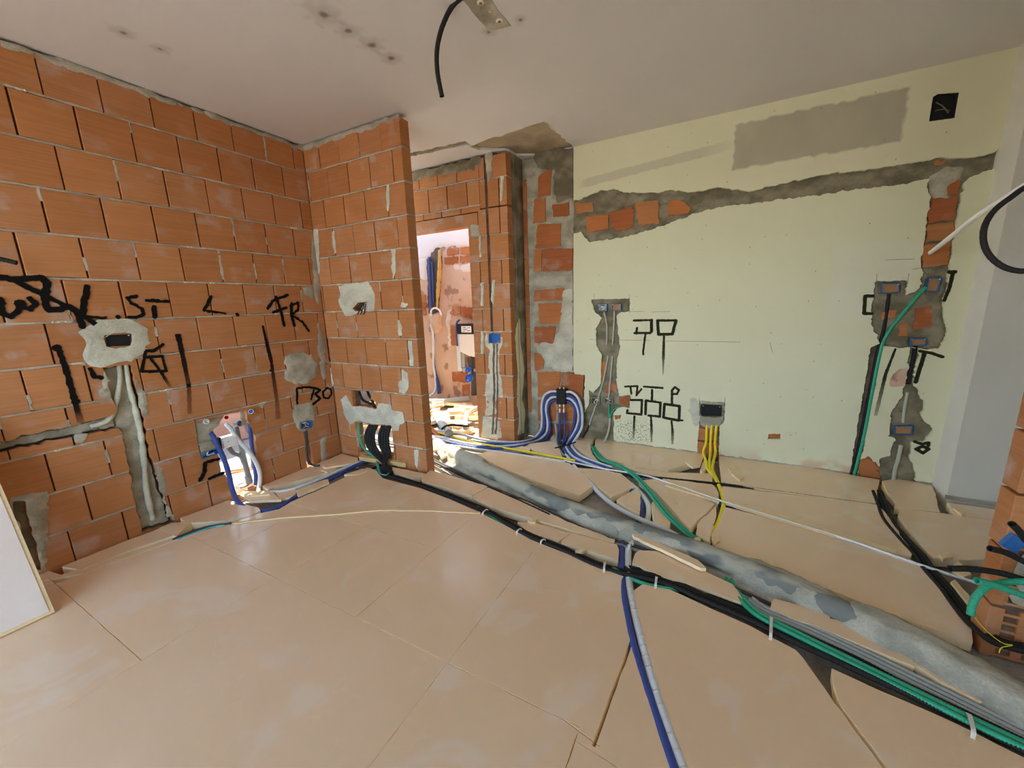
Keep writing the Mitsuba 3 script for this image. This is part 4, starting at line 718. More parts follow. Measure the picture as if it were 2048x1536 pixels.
# black bundle at the right
for i in range(3):
    pipe('black_conduit', f'black conduit crossing the far panels to the broken wall end, {("near","middle","far")[i]} one of three', 'conduit', 'black_plastic', shifted(G(-0.002-0.010*(i == 1), (1754, 984), (1763, 1006), (1776, 1040), (1809, 1080), (1838, 1111), (1857, 1138), (1896, 1182), (1921, 1216))+[F(1955, 1252, .012), F(1998, 1284, .035), F(2060, 1300, .05)], (i-1)*0.022), 0.0115, seg=9, corr=0.01)
pipe('thin_yellow_wire', 'thin yellow wire curling over the black conduits at the right edge', 'wire', 'yellow_pipe', [F(x, y, z) for x, y, z in ((1948, 1232, .06), (1962, 1250, .06), (1985, 1272, .065), (2010, 1288, .075), (2026, 1290, .08), (2002, 1296, .08), (1998, 1306, .07))], 0.0018, seg=6, step=.01)
yf = 2.02
for i, (q, c, lab) in enumerate([([(1980, 1097), (2010, 1105), (2050, 1124), (2110, 1155)], 'black_plastic', 'cut black conduit sticking out of the broken wall end, upper of the two straight ones'), ([(1900, 1137), (1945, 1138), (2000, 1146), (2050, 1160), (2110, 1180)], 'black_plastic', 'cut black conduit sticking out of the broken wall end, longest one'),
                              ([(2024, 1048), (2036, 1060), (2050, 1078), (2080, 1110)], 'black_plastic', 'black conduit end hanging above the blue box at the right edge')]):
    pipe('black_conduit', lab, 'conduit', c, [Yq(x, y, yf-.04*i+0.03*j) for j, (x, y) in enumerate(q)], 0.0115, seg=10, corr=.008, hollow=True)
for q, lab in [([(1953, 1161), (1985, 1169), (2020, 1181), (2060, 1196), (2110, 1215)], 'straight cut green conduit sticking out of the broken wall end'), ([(1941, 1231), (1944, 1212), (1955, 1190), (1975, 1173), (2005, 1165), (2060, 1163), (2110, 1165)], 'curved green conduit drooping out of the broken wall end')]:
    pipe('green_conduit', lab, 'conduit', 'green_plastic', [Yq(x, y, 1.95+0.02*j) for j, (x, y) in enumerate(q)], 0.0125, seg=12, corr=.008, hollow=True)
# left trench: blue and white lagged pipes from the hole in the long wall to the opening
pipe('blue_lagged_pipe', 'blue foam pipe dropping from the mortar pocket into the left floor trench', 'pipe', 'blue_foam', [Lw(421, 866, -.02), Lw(427, 873, .015), Lw(436, 892, .03), Lw(448, 918, .03), Lw(458, 950, .03), Lw(465, 980, .035), F(478, 1006, 0.0), F(500, 1018, -.02), F(530, 1022, -.02), F(560, 1014, -.02), F(585, 998, -.02), F(600, 986, -.016)], 0.017, seg=12, step=.02, wob=.1)
pipe('blue_lagged_pipe', 'blue foam pipe standing at the right side of the wall hole', 'pipe', 'blue_foam', [Lw(498, 846, -.02), Lw(500, 862, -.01), Lw(504, 895, -.02), Lw(508, 925, -.03), Lw(512, 955, -.03), Lw(511, 975, -.03)], 0.015, seg=12, step=.02)
pipe('white_lagged_pipe', 'white foam pipe curving down through the wall hole', 'pipe', 'white_foam', [Lw(452, 848, -.05), Lw(460, 856, -.01), Lw(477, 880, .01), Lw(497, 902, .02), Lw(512, 925, .025), Lw(520, 950, .025), Lw(518, 975, .02), F(516, 987, .0)], 0.017, seg=12, step=.02, wob=.1)
pipe('blue_lagged_pipe', 'blue foam pipe in the left trench leading under the timber batten', 'pipe', 'blue_foam', G(-.010, (654, 962), (672, 953), (700, 937), (730, 924), (748, 917)), 0.018, seg=12, step=.02, wob=.1)
pipe('white_lagged_pipe', 'white foam pipe in the left trench by the wall panels', 'pipe', 'white_foam', G(-.006, (528, 985), (570, 982), (605, 972), (650, 954), (690, 936), (720, 924)), 0.015, seg=12, step=.02)
pipe('black_conduit', 'black conduit along the near edge of the left trench', 'conduit', 'black_plastic', G(-.02, (590, 1003), (640, 985), (690, 962), (730, 944), (762, 930)), 0.011, step=.02)
pipe('black_conduit', 'short black conduit behind the white pipe near the inner wall corner', 'conduit', 'black_plastic', G(-.01, (684, 929), (700, 926), (720, 927), (745, 924)), 0.010, step=.02)
pipe('black_cable', 'short dark cable emerging between the panels near the left wall', 'cable', 'grey_black', G(.002, (346, 1079), (372, 1068), (410, 1055), (462, 1047)), 0.008, step=.02)
pipe('black_cable', 'second dark cable lying in the gap near the left wall', 'cable', 'teal', G(.001, (356, 1078), (390, 1065), (425, 1054), (450, 1050)), 0.006, step=.02)
# drain in the wall hole
gk = pipe('waste_pipe', 'grey waste pipe with elbow and open stub in the wall hole', 'pipe', 'grey_pipe', [Lw(477, 847, .015), Lw(472, 850, -.02), Lw(475, 870, -.035), Lw(483, 900, -.04), Lw(492, 935, -.04), Lw(500, 965, -.04)], 0.020, seg=16, step=.015)
put(gk+'__socket', tube([Lw(480, 847, .035), Lw(477, 847, .01), Lw(472, 848, -.02)], 0.024, seg=18, step=.01, hollow=True), 'grey_pipe', True)
put(gk+'__branch', tube([Lw(458, 895, -.03), Lw(465, 905, -.04), Lw(482, 912, -.04), Lw(488, 925, -.04)], 0.019, seg=14, step=.015), 'grey_pipe', True)
put(gk+'__coupling', tube([Lw(495, 950, -.04), Lw(497, 957, -.04), Lw(499, 966, -.04)], 0.025, seg=16, step=.01), 'grey_pipe', True)
k = thing('siphon_box', 'white square trap box fixed in the wall hole', 'trap box'); a, b = Lw(444, 898, 0), Lw(473, 868, 0)
scene[k] = mikit.ply(bev(LEFT, a[1], a[2], b[1], b[2], -0.05, 0.02, 0.010), 'white_plastic'); put(k+'__lid', bev(LEFT, a[1]+.012, a[2]+.014, b[1]-.012, b[2]-.014, 0.018, 0.026, 0.006), 'white_plastic')
put(k+'__lid__rib', bev(LEFT, a[1]+.035, a[2]+.045, a[1]+.042, b[2]-.03, 0.024, 0.030, 0.002), 'grey_conduit'); put(k+'__gasket', bev(LEFT, a[1]-.012, a[2]+.01, a[1]+.002, b[2]+.01, -0.05, 0.01, 0.003), 'black_plastic')
for i, (x, y, m, m2, lab) in enumerate([(413, 843, 'white_plastic', 'white_plastic', 'white capped water outlet at the left of the wall hole'), (502, 823, 'white_plastic', 'blue_cap', 'white water outlet with blue centre at the right of the wall hole'), (453, 835, 'red_plastic', 'red_plastic', 'small red water plug above the wall hole')]):
    k = thing('water_outlet', lab, 'water outlet'); r = 0.02 if i < 2 else 0.014
    scene[k] = mikit.ply(tube([Lw(x, y, -.02), Lw(x, y, .01), Lw(x, y, .03)], r, seg=16, step=.01, hollow=True), m, True)
    if i == 1: put(k+'__plug', tube([Lw(x, y, .0), Lw(x, y, .012), Lw(x, y, .026)], r*.6, seg=12, step=.01), m2, True)
k = thing('hollow_brick_piece', 'broken hollow brick piece under the grey waste pipe', 'brick piece')
a = F(503, 984, ZS); scene[k] = mikit.ply(cat(*[bx(a[0]+x0, a[1]-.02+y0, ZS, a[0]+x1, a[1]-.02+y1, ZS+.09) for x0, x1, y0, y1 in ((-.06, .02, -.07, -.06), (-.06, .02, .06, .07), (-.06, -.05, -.07, .07), (.0, .02, -.015, .0), (-.06, .02, -.005, .005))], bx(a[0]-.06, a[1]-.09, ZS+.07, a[0]+.02, a[1]+.05, ZS+.085)), 'mortar')
# little boards in the left trench
for i, (q, z, lab) in enumerate([([(480, 990), (545, 984), (562, 1000), (500, 1003)], .004, 'pale panel offcut stack below the wall hole'), ([(484, 987), (530, 984), (540, 992), (492, 996)], .016, 'smaller offcut on top of the stack below the wall hole'), ([(592, 981), (656, 958), (658, 966), (596, 992)], .006, 'narrow panel offcut between the trench pipes'), ([(552, 984), (590, 975), (592, 990), (560, 997)], -.004, 'brownish offcut beside the blue trench pipe'),
                            ([(688, 950), (725, 938), (735, 942), (712, 951)], .004, 'thin pale sliver on the panel by the left trench'), ([(640, 940), (660, 932), (672, 938), (655, 945)], .003, 'small triangular chip on the wall panel'), ([(646, 935), (684, 925), (716, 922), (700, 929), (652, 938)], .012, 'long thin offcut at the foot of the inner corner')]):
    k = thing('panel_offcut', lab, 'offcut'); scene[k] = mikit.ply(extr(FLOOR, jag(pl(FLOOR, q), .03, .002), z-.02, z), 'board' if i != 1 else 'foam')
offs = [([(1020, 897), (1035, 892), (1062, 899), (1060, 904), (1045, 903)], .012, 'narrow offcut beside the yellow pipe in the passage'), ([(870, 897), (880, 890), (897, 900), (893, 915), (884, 920)], .02, 'salmon offcut by the near end of the drain pipe'), ([(852, 905), (858, 893), (872, 897), (876, 905), (862, 909)], .035, 'thick foam wedge beside the free wall end'),
        ([(1088, 996), (1115, 985), (1128, 993), (1148, 1000), (1145, 1010), (1110, 1002)], -.01, 'flat offcut at the far edge of the drain pipe'), ([(1262, 1074), (1302, 1087), (1396, 1130), (1412, 1146), (1402, 1146), (1345, 1118), (1268, 1082)], .03, 'long thin offcut leaning on the near side of the drain pipe'), ([(1530, 1135), (1538, 1127), (1546, 1131), (1545, 1140)], .02, 'small foam chip on the far side of the drain pipe'),
        ([(1388, 1080), (1400, 1078), (1402, 1086), (1390, 1088)], .015, 'white foam crumb next to the green conduits'), ([(1422, 1075), (1436, 1068), (1438, 1085), (1428, 1094)], .012, 'pale sliver beside the lower end of the yellow pipes'), ([(1455, 935), (1464, 930), (1486, 958), (1480, 964), (1462, 950)], .014, 'splintered strip to the right of the yellow pipes'),
        ([(1370, 925), (1405, 905), (1408, 912), (1400, 932), (1385, 935)], .006, 'torn panel corner to the left of the yellow pipes'), ([(1150, 1105), (1165, 1099), (1172, 1104), (1162, 1108)], .014, 'foam crumb lying on the black trench conduits'), ([(1900, 1140), (1915, 1125), (1930, 1140), (1942, 1155), (1926, 1160), (1912, 1152)], .016, 'foam piece behind the longest cut black conduit'),
        ([(1900, 1170), (1908, 1166), (1942, 1205), (1936, 1216)], .02, 'foam strip beside the black conduits at the right'), ([(1878, 1112), (1895, 1108), (1905, 1118), (1885, 1122)], .012, 'foam chip on the far right panel'), ([(1055, 1043), (1075, 1040), (1071, 1048), (1058, 1047)], .012, 'foam splinter on the near trench edge'), ([(1330, 972), (1345, 968), (1440, 1000), (1438, 1005)], .008, 'thin strip of foam under the white cable'),
        ([(1450, 1002), (1500, 1012), (1640, 1056), (1793, 1103), (1792, 1110), (1640, 1066), (1452, 1008)], .010, 'long orange foam strip along the white cable'), ([(1905, 1020), (1915, 1022), (1928, 1032), (1922, 1033)], .018, 'foam splinter beside the pilaster panel')]
for i, (q, z, lab) in enumerate(offs):
    k = thing('panel_offcut', lab, 'offcut'); scene[k] = mikit.ply(extr(FLOOR, jag(pl(FLOOR, q), .03, .002), z-.02, z), 'board' if i in (0, 1, 3, 4, 9) else 'foam')
# cable ties round the trench bundle
for i, (x0, y0, x1, y1) in enumerate([(1542, 1238, 1541, 1274), (1936, 1432, 1946, 1470), (1210, 1127, 1208, 1141), (1313, 1157, 1311, 1173), (975, 1021, 966, 1028), (1042, 1060, 1034, 1066), (1090, 1081, 1082, 1086), (1265, 1085, 1258, 1095)]):
    a, b = F(x0, y0, .01), F(x1, y1, .01); up = np.array([0, 0, .012]); k = thing('cable_tie', ['pale tie round the conduits where the green pair joins', 'pale tie round the conduits nearest the viewer', 'pale tie left of the blue and white pipe crossing', 'pale tie right of the blue and white pipe crossing', 'pale tie at the far end of the curved foam strip', 'pale tie on the bent part of the black conduits', 'pale tie by the small trench panel', 'thin tie where the blue and white pipes meet the drain pipe'][i], 'cable tie', None)
    d = (b-a); n_ = np.array([-d[1], d[0], 0]); n_ /= np.linalg.norm(n_); w = .006
    P_ = np.array([a-d*.05-[0, 0, .02], a+up, (a+b)/2+up*1.4, b+up, b+d*.05-[0, 0, .02]]); Q_, _ = catmull(P_, .008)
    V = np.concatenate([np.stack([Q_-n_*w, Q_+n_*w, Q_+n_*w-[0, 0, .002], Q_-n_*w-[0, 0, .002]], 1)]).reshape(-1, 3); f = []
    for j in range(len(Q_)-1):
        for c in range(4): e = (c+1) % 4; f += [[4*j+c, 4*j+4+c, 4*j+4+e], [4*j+c, 4*j+4+e, 4*j+e]]
    scene[k] = mikit.ply(trimesh.Trimesh(V, f, process=False), 'tie_white')

# ---------------------------------------------------------------- boxes in the walls
def wbox(plane, q, name, label, cat_, m_frame, m_back, depth=0.03, lugs=True, wires=None):
    g = pl(plane, q); k = thing(name, label, cat_)
    put(k+'__rim', extr(plane, g.difference(g.buffer(-0.0045)), -depth, 0.003), m_frame); put(k+'__back', extr(plane, g.buffer(-0.004), -depth, -depth+0.008), m_back)
    c = np.array(g.exterior.coords)[:4]
    if lugs:
        for i in (0, 1):
            e = c[i]+(c.mean(0)-c[i])*.16; put(k+'__screw_lug', extr(plane, Point(e).buffer(.005, 4), -depth, -.001), 'white_plastic')
    if wires:
        r = np.random.default_rng(len(label)); ce = c.mean(0); ex = np.ptp(c, axis=0)/2
        for j in range(wires):
            p0 = ce+r.uniform(-.7, .7, 2)*ex; p1 = ce+r.uniform(-.8, .8, 2)*ex; p2 = ce+r.uniform(-.8, .8, 2)*ex
            put(k+'__wire', tube([np.array(plane.f(p0[0], p0[1], -depth+.005), float), np.array(plane.f(p1[0], p1[1], -.006), float), np.array(plane.f(p2[0], p2[1], -.002), float)], .004, seg=6, step=.008), ('white_plastic', 'black_plastic', 'white_plastic')[j % 3], True)
    return k
wbox(LEFT, [(209, 671), (262, 668), (260, 691), (213, 693)], 'socket_box', 'black rectangular socket box set in the large mortar patch of the left wall', 'socket box', 'black_plastic', 'dark', .014)
wbox(LEFT, [(403, 905), (436, 896), (439, 906), (406, 918)], 'socket_box', 'blue socket box beside the wall hole with the pipes', 'socket box', 'blue_box', 'blue_box', .028, True, 3)
wbox(LEFT, [(601, 845), (624, 840), (624, 855), (602, 858)], 'socket_box', 'blue socket box in a grey patch near the inner corner of the left wall', 'socket box', 'blue_box', 'blue_box', .02, True, 6)
wbox(DOOR, [(978, 668), (1000, 667), (1000, 685), (978, 686)], 'socket_box', 'blue socket box in the brick wall right of the doorway', 'socket box', 'blue_box', 'blue_box', .025, False)
wbox(WHITE, [(1195, 608), (1214, 608), (1214, 622), (1195, 623)], 'socket_box', 'blue socket box, left of the upper pair in the white wall', 'socket box', 'blue_box', 'mortar', .02, True, 5)
wbox(WHITE, [(1223, 608), (1242, 608), (1242, 621), (1223, 622)], 'socket_box', 'blue socket box with brown bottom, right of the upper pair in the white wall', 'socket box', 'blue_box', 'cork', .02)
wbox(WHITE, [(1182, 796), (1199, 795), (1199, 807), (1182, 808)], 'socket_box', 'mortar smeared socket box, left of the lower row beside the manifold', 'socket box', 'mortar', 'mortar_core', .018, False, 6)
wbox(WHITE, [(1208, 796), (1226, 795), (1226, 807), (1208, 808)], 'socket_box', 'mortar smeared socket box, middle of the lower row beside the manifold', 'socket box', 'mortar', 'mortar_core', .018, False, 6)
wbox(WHITE, [(1403, 810), (1443, 812), (1442, 832), (1403, 831)], 'socket_box', 'black box above the yellow gas pipes', 'socket box', 'black_plastic', 'dark', .014)
wbox(WHITE, [(1763, 567), (1800, 567), (1799, 585), (1762, 587)], 'socket_box', 'blue socket box at the top of the black conduit in the white wall', 'socket box', 'blue_box', 'cork', .02)
wbox(WHITE, [(1857, 556), (1884, 556), (1876, 583), (1851, 583)], 'socket_box', 'blue upright box at the top of the green conduit', 'socket box', 'blue_box', 'cork', .02)
wbox(WHITE, [(1822, 678), (1853, 677), (1853, 691), (1821, 692)], 'socket_box', 'blue edged socket box at the bottom of the large mortar patch', 'socket box', 'blue_box', 'cork', .02)
wbox(WHITE, [(1789, 852), (1826, 852), (1824, 870), (1788, 869)], 'socket_box', 'blue socket box low in the narrow right chase', 'socket box', 'blue_box', 'cork', .02)
k = thing('socket_box', 'blue box fixed in the broken wall end behind the black conduits', 'socket box'); a = Yq(2026, 1085, 2.14)
scene[k] = mikit.ply(rot(trimesh.creation.box(bounds=[a-[.024, .012, .03], a+[.024, .012, .03]]), 24, [0, 1, 0], a), 'blue_box')
# conduits in the white wall's chases
def wallpipe(name, label, m, q, d, r, cat_='conduit', **k): return pipe(name, label, cat_, m, [Ww(x, y, d) for x, y in q], r, step=.02, **k)
for i, q in enumerate([[(1208, 624), (1213, 645), (1214, 672), (1213, 690)], [(1229, 622), (1228, 650), (1225, 690)], [(1216, 712), (1212, 735), (1207, 760), (1200, 785), (1196, 797)], [(1225, 712), (1222, 745), (1219, 780), (1217, 797)], [(1193, 808), (1188, 822), (1181, 842), (1178, 852)]]):
    wallpipe('dusty_conduit', f'mortar coated conduit in the chase left of the marked boxes, {("upper left","upper right","middle left","middle right","lower left")[i]}', 'dusty_conduit', q, -.006, .009)
wallpipe('black_wire', 'stripped black wire ends at the foot of the left chase', 'black_plastic', [(1178, 850), (1173, 862), (1167, 872), (1163, 880)], .004, .007, 'wire')
wallpipe('green_conduit', 'green conduit entering the lower row of boxes beside the manifold', 'green_plastic', [(1240, 813), (1230, 818), (1222, 828), (1219, 838)], -.002, .009)
wallpipe('green_conduit', 'short green conduit straight below the middle lower box', 'green_plastic', [(1218, 808), (1218, 825), (1219, 838)], -.006, .009)
pipe('dusty_conduit', 'grey green conduit from the lower boxes down to the floor gap', 'conduit', 'dusty_conduit', [Ww(1220, 836, -.002), Ww(1219, 850, .0), Ww(1216, 866, .006), F(1207, 886, .0), F(1196, 896, -.01)], .011, step=.02)
wallpipe('black_conduit', 'black conduit in the tall narrow chase beside the green one', 'black_plastic', [(1778, 588), (1773, 625), (1766, 665), (1756, 700), (1740, 780), (1720, 880), (1706, 955)], -.014, .012)
wallpipe('green_conduit', 'green conduit descending diagonally from the upright blue box', 'green_plastic', [(1852, 574), (1835, 592), (1805, 628), (1780, 660), (1766, 685), (1758, 715), (1744, 785), (1728, 870), (1705, 962)], -.004, .0115)
wallpipe('black_conduit', 'black conduit below the lowest box of the large mortar patch', 'black_plastic', [(1830, 692), (1826, 720), (1820, 745), (1816, 768)], -.014, .013)
wallpipe('dusty_conduit', 'pale conduit piece in the right chase above the low blue box', 'dusty_conduit', [(1815, 785), (1809, 815), (1806, 845)], -.008, .010)
wallpipe('dusty_conduit', 'pale conduit at the foot of the right chase', 'dusty_conduit', [(1802, 890), (1797, 915), (1790, 940), (1786, 965)], -.002, .013)
wallpipe('black_cable', 'black cable below the grey patched socket in the left wall slot', 'grey_black', [(1, 1), (2, 2)], 0, .01, 'cable') if False else pipe('black_cable', 'dark cable hanging from the blue box into the slot of the left wall', 'cable', 'grey_black', [Lw(611, 857, -.01), Lw(613, 880, .0), Lw(614, 905, .004), Lw(617, 922, .01), F(628, 931, .02), F(640, 931, .012)], .010, step=.015)
# conduits plastered into the left wall chase
for i, (q, lab) in enumerate([([(238, 727), (240, 755), (236, 785), (226, 825), (212, 843), (180, 853)], 'mortar coated conduit bending left into the horizontal chase of the left wall'), ([(252, 728), (258, 770), (270, 815), (282, 870), (288, 920), (293, 980), (306, 1040)], 'mortar coated conduit running straight down the chase of the left wall')]):
    pipe('dusty_conduit', lab, 'conduit', 'mortar_pale', [Lw(x, y, -.028) for x, y in q], .016, step=.012, wob=.5)
# loose ends in the air
c0 = F(932, -12, H)
pipe('black_conduit', 'black conduit hanging in a curve from the ceiling', 'conduit', 'black_plastic', [c0, Yq(905, 12, 1.88), Yq(884, 55, 1.86), Yq(874, 100, 1.85), Yq(875, 145, 1.85), Yq(884, 193, 1.86)], .0115, seg=12, step=.015, hollow=True)
e0 = Ww(1860, 506, -.005); dirn = lambda x, y: (lambda v: v/np.linalg.norm(v))(ray(x, y, 1, 1.0)-CAM)
def atd(x, y, dist): return CAM+dirn(x, y)*dist
d0 = np.linalg.norm(e0-CAM)
pipe('white_conduit', 'stiff white tube sticking out of the right brick chase towards the viewer', 'conduit', 'white_plastic', [e0, atd(1900, 475, d0*.90), atd(1955, 432, d0*.78), atd(2010, 398, d0*.67), atd(2060, 366, d0*.6), atd(2120, 330, d0*.52), (4.75, 2.0, 2.05), (4.9, 2.14, 2.12)], .014, seg=14, step=.03)
pipe('black_conduit', 'black conduit looping in the air at the right edge', 'conduit', 'black_plastic', [(4.80, 2.14, 1.86), (4.66, 2.06, 1.83), atd(2070, 366, 2.5), atd(2020, 396, 2.45), atd(1985, 425, 2.4), atd(1967, 462, 2.35), atd(1972, 500, 2.35), atd(2000, 530, 2.35), atd(2035, 542, 2.35), atd(2090, 540, 2.35), (4.62, 1.98, 1.50), (4.75, 2.14, 1.52)], .0095, seg=12, step=.02)
pipe('black_conduit', 'cut black conduit end poking out of the left wall at the left edge', 'conduit', 'black_plastic', [Lw(-40, 510, .05), Lw(-5, 517, .06), Lw(18, 522, .07), Lw(34, 526, .08)], .012, seg=12, corr=.008, hollow=True)
# ceiling fixing plate
cp = pl(CEIL, [(905, -25), (965, -20), (1021, 50), (978, 62)])
put('ceiling__fixing_plate', extr(CEIL, jag(cp, .04, .002), 0, .004), 'mortar')
for x, y, r in ((999, 40, .020), (961, 3, .018), (980, 22, .007)):
    g = Point(*CEIL.pix(x, y)).buffer(r, 8); put('ceiling__plaster_ring', blob(CEIL, jag(g, .01, .003), .004, .004, .0006, .006, .008, 3), 'pilaster_paint', 40)
    if r > .01: put('ceiling__anchor_hole', extr(CEIL, jag(g.buffer(-r*.55), .01, .002), .0078, .009), 'oldbrick_2')
# ---------------------------------------------------------------- spray marks
def stroke(wall, plane, q, w, m='spray', d=0.004, j=0.0022, lab=None):
    g = LineString([plane.pix(*p) for p in q]).buffer(w/2) if len(q) > 1 else Point(*plane.pix(*q[0])).buffer(w/2)
    k = put(f'{wall}__spray_mark', extr(plane, jag(g.simplify(.002).buffer(.0022 if wall == 'wall_back' else -.001), .012, j), d-.001, d), m); return k
def fade(wall, plane, q, w, c0, c1, d=0.0035):
    uv = np.array([plane.pix(*p) for p in q]); L = np.r_[0, np.cumsum(np.linalg.norm(np.diff(uv, axis=0), axis=1))]; n = max(8, int(L[-1]/.012))
    s = np.linspace(0, L[-1], n); P = np.stack([np.interp(s, L, uv[:, i]) for i in (0, 1)], 1); t = np.gradient(P, axis=0); t /= np.linalg.norm(t, axis=1, keepdims=True); nn = np.c_[-t[:, 1], t[:, 0]]
    r = np.random.default_rng(n); ww = np.interp(s/L[-1], np.linspace(0, 1, len(w)), w)/2*(1+r.normal(0, .12, n)); a = np.interp(s/L[-1], [0, .45, 1], [0, .05, 1])[:, None]
    col = np.array(c0)*(1-a)+np.array(c1)*a
    V = np.vstack([np.c_[P-nn*ww[:, None], np.full(n, d)], np.c_[P+nn*ww[:, None], np.full(n, d)]]); f = []
    for i in range(n-1): f += [[i, i+1, n+i+1], [i, n+i+1, n+i]]
    m = mapped(plane, V, np.array(f)); put(f'{wall}__spray_mark', m, 'spray_fade', color=np.vstack([col, col]))
for q, w in [([(-20, 556), (0, 555), (35, 559), (82, 555), (94, 566), (90, 590), (90, 609), (98, 620), (118, 619), (137, 613), (153, 623), (164, 653)], .034), ([(27, 560), (82, 587), (131, 612), (164, 631), (194, 650)], .026), ([(0, 598), (5, 628), (22, 634), (36, 623), (41, 607), (47, 615), (60, 619), (72, 607), (59, 597)], .028), ([(40, 608)], .05),
             ([(174, 574), (167, 609), (164, 634)], .032), ([(164, 634), (187, 634), (210, 635)], .018), ([(236, 634)], .03), ([(272, 592), (254, 596), (262, 607), (284, 618), (287, 628), (271, 635), (257, 634)], .022), ([(293, 601), (336, 603)], .022), ([(308, 614), (309, 634)], .028),
             ([(422, 593), (408, 621)], .022), ([(408, 621), (450, 627)], .018), ([(474, 629)], .03), ([(535, 617), (546, 601), (575, 590)], .024), ([(552, 594), (561, 622), (568, 651)], .026), ([(546, 625), (572, 615)], .024), ([(583, 607), (582, 629), (588, 651)], .026), ([(580, 612), (596, 605), (596, 619), (583, 630), (605, 644), (617, 662)], .022),
             ([(594, 807), (593, 777), (616, 774)], .02), ([(616, 774), (628, 776), (622, 798)], .02), ([(628, 776), (640, 780), (630, 788), (640, 797), (626, 808)], .024), ([(653, 776), (645, 784), (647, 795), (656, 797), (663, 788), (661, 778), (653, 776)], .02), ([(290, 702), (308, 701), (325, 689)], .022), ([(290, 706), (283, 743), (332, 742), (324, 712), (293, 715)], .02), ([(298, 713), (322, 745)], .018), ([(180, 738), (189, 754), (202, 756)], .026),
             ([(410, 926), (409, 944), (400, 960)], .028), ([(415, 923), (437, 918)], .026), ([(419, 957), (446, 946)], .026), ([(116, 695), (131, 738), (150, 803)], .030), ([(113, 696)], .045), ([(151, 803)], .04), ([(377, 771)], .03), ([(541, 741)], .022)]:
    stroke('wall_left', LEFT, q, w)
bkc = (.30, .11, .05)
fade('wall_left', LEFT, [(150, 805), (160, 845)], [.026, .022], (.012, .011, .01), bkc); fade('wall_left', LEFT, [(355, 668), (366, 716), (377, 771), (379, 828)], [.032, .026, .024, .02], (.012, .011, .01), bkc); fade('wall_left', LEFT, [(525, 651), (532, 682), (542, 722), (553, 800), (556, 838)], [.014, .03, .026, .03, .034], (.012, .011, .01), bkc); fade('wall_left', LEFT, [(322, 745), (339, 773)], [.018, .014], (.012, .011, .01), bkc)
for q, w in [([(1268, 641), (1303, 640)], .016), ([(1303, 640), (1303, 663)], .022), ([(1301, 666), (1269, 666)], .017), ([(1274, 656), (1273, 667)], .018), ([(1291, 667), (1286, 705), (1287, 709)], .013), ([(1315, 641), (1352, 641)], .017), ([(1352, 641), (1345, 668)], .022), ([(1345, 668), (1317, 669), (1315, 641)], .022),
             ([(1250, 773), (1275, 772), (1273, 791), (1283, 778)], .014), ([(1261, 774), (1263, 788)], .013), ([(1288, 773), (1325, 776)], .015), ([(1304, 780), (1304, 799)], .018), ([(1344, 809), (1344, 780), (1350, 774), (1358, 780), (1354, 788), (1346, 788)], .016), ([(1262, 800), (1284, 800), (1283, 829), (1254, 826), (1255, 820)], .018),
             ([(1292, 801), (1321, 805), (1320, 833), (1297, 831)], .018), ([(1292, 801), (1291, 828)], .020), ([(1329, 808), (1359, 812), (1358, 841), (1327, 835), (1329, 808)], .020), ([(1350, 839), (1365, 841)], .015), ([(1745, 592), (1730, 592), (1728, 627), (1743, 627)], .018), ([(1899, 544), (1909, 544)], .022), ([(1905, 548), (1899, 575), (1888, 601)], .016),
             ([(1839, 702), (1862, 706), (1885, 714)], .016), ([(1849, 706), (1842, 730), (1831, 764)], .02), ([(1829, 883), (1845, 888), (1857, 885), (1856, 892)], .016), ([(1832, 898), (1845, 892), (1857, 898), (1846, 906), (1832, 898)], .018)]:
    stroke('wall_back', WHITE, q, w, 'spray_olive', .003, .0008)
wc = (.36, .36, .24); oc = (.03, .032, .018)
for q, w in [([(1328, 672), (1327, 705), (1326, 749)], [.018, .024, .008]), ([(1269, 831), (1268, 850), (1267, 877)], [.018, .022, .018]), ([(1302, 833), (1303, 858), (1303, 884)], [.020, .022, .018]), ([(1343, 841), (1345, 862), (1345, 888)], [.014, .024, .02]), ([(1791, 697), (1771, 748), (1751, 831)], [.012, .022, .02])]:
    fade('wall_back', WHITE, q, w, oc, wc, .002)

# ---------------------------------------------------------------- room beyond the doorway
def bpatch(q, h, m, seed, nm='plaster_patch'):
    patch('wall_bathroom', nm, BATH, jag(pl(BATH, q), .05, .015), .0, h, m, .004, .04, seed)
bpatch([(815, 450), (945, 450), (945, 495), (900, 492), (870, 500), (856, 520), (830, 525), (815, 525)], .012, 'bath_white', 3)
bpatch([(820, 520), (855, 515), (854, 560), (830, 556), (818, 560)], .012, 'bath_white', 4)
bpatch([(905, 530), (945, 526), (945, 545), (910, 540)], .008, 'bath_white', 5)
for i, q in enumerate([[(895, 498), (918, 496), (918, 508), (896, 510)], [(922, 495), (945, 493), (945, 508), (922, 508)], [(890, 515), (916, 513), (916, 526), (891, 528)], [(921, 512), (944, 512), (944, 524), (921, 525)], [(832, 592), (852, 590), (852, 600), (832, 602)], [(834, 605), (852, 604), (853, 616), (834, 618)], [(836, 620), (852, 619), (853, 630), (836, 630)], [(906, 612), (922, 612), (922, 628), (905, 630)], [(924, 615), (946, 614), (946, 636), (924, 634)], [(902, 650), (914, 650), (915, 690), (903, 690)], [(925, 715), (950, 713), (950, 745), (932, 742)], [(905, 745), (935, 745), (936, 765), (906, 762)], [(925, 770), (940, 768), (938, 790), (926, 792)]]):
    mm = extr(BATH, jag(pl(BATH, q), .03, .008), -.01, .012+.004*(i % 3)); put('wall_bathroom__brick', mm, f'oldbrick_{i % 3}')
put('wall_bathroom__chase', extr(BATH, jag(pl(BATH, [(852, 500), (880, 497), (884, 520), (880, 560), (878, 625), (858, 628), (855, 560)]), .04, .01), .0, .004), 'mortar_core')
YB = YBATH
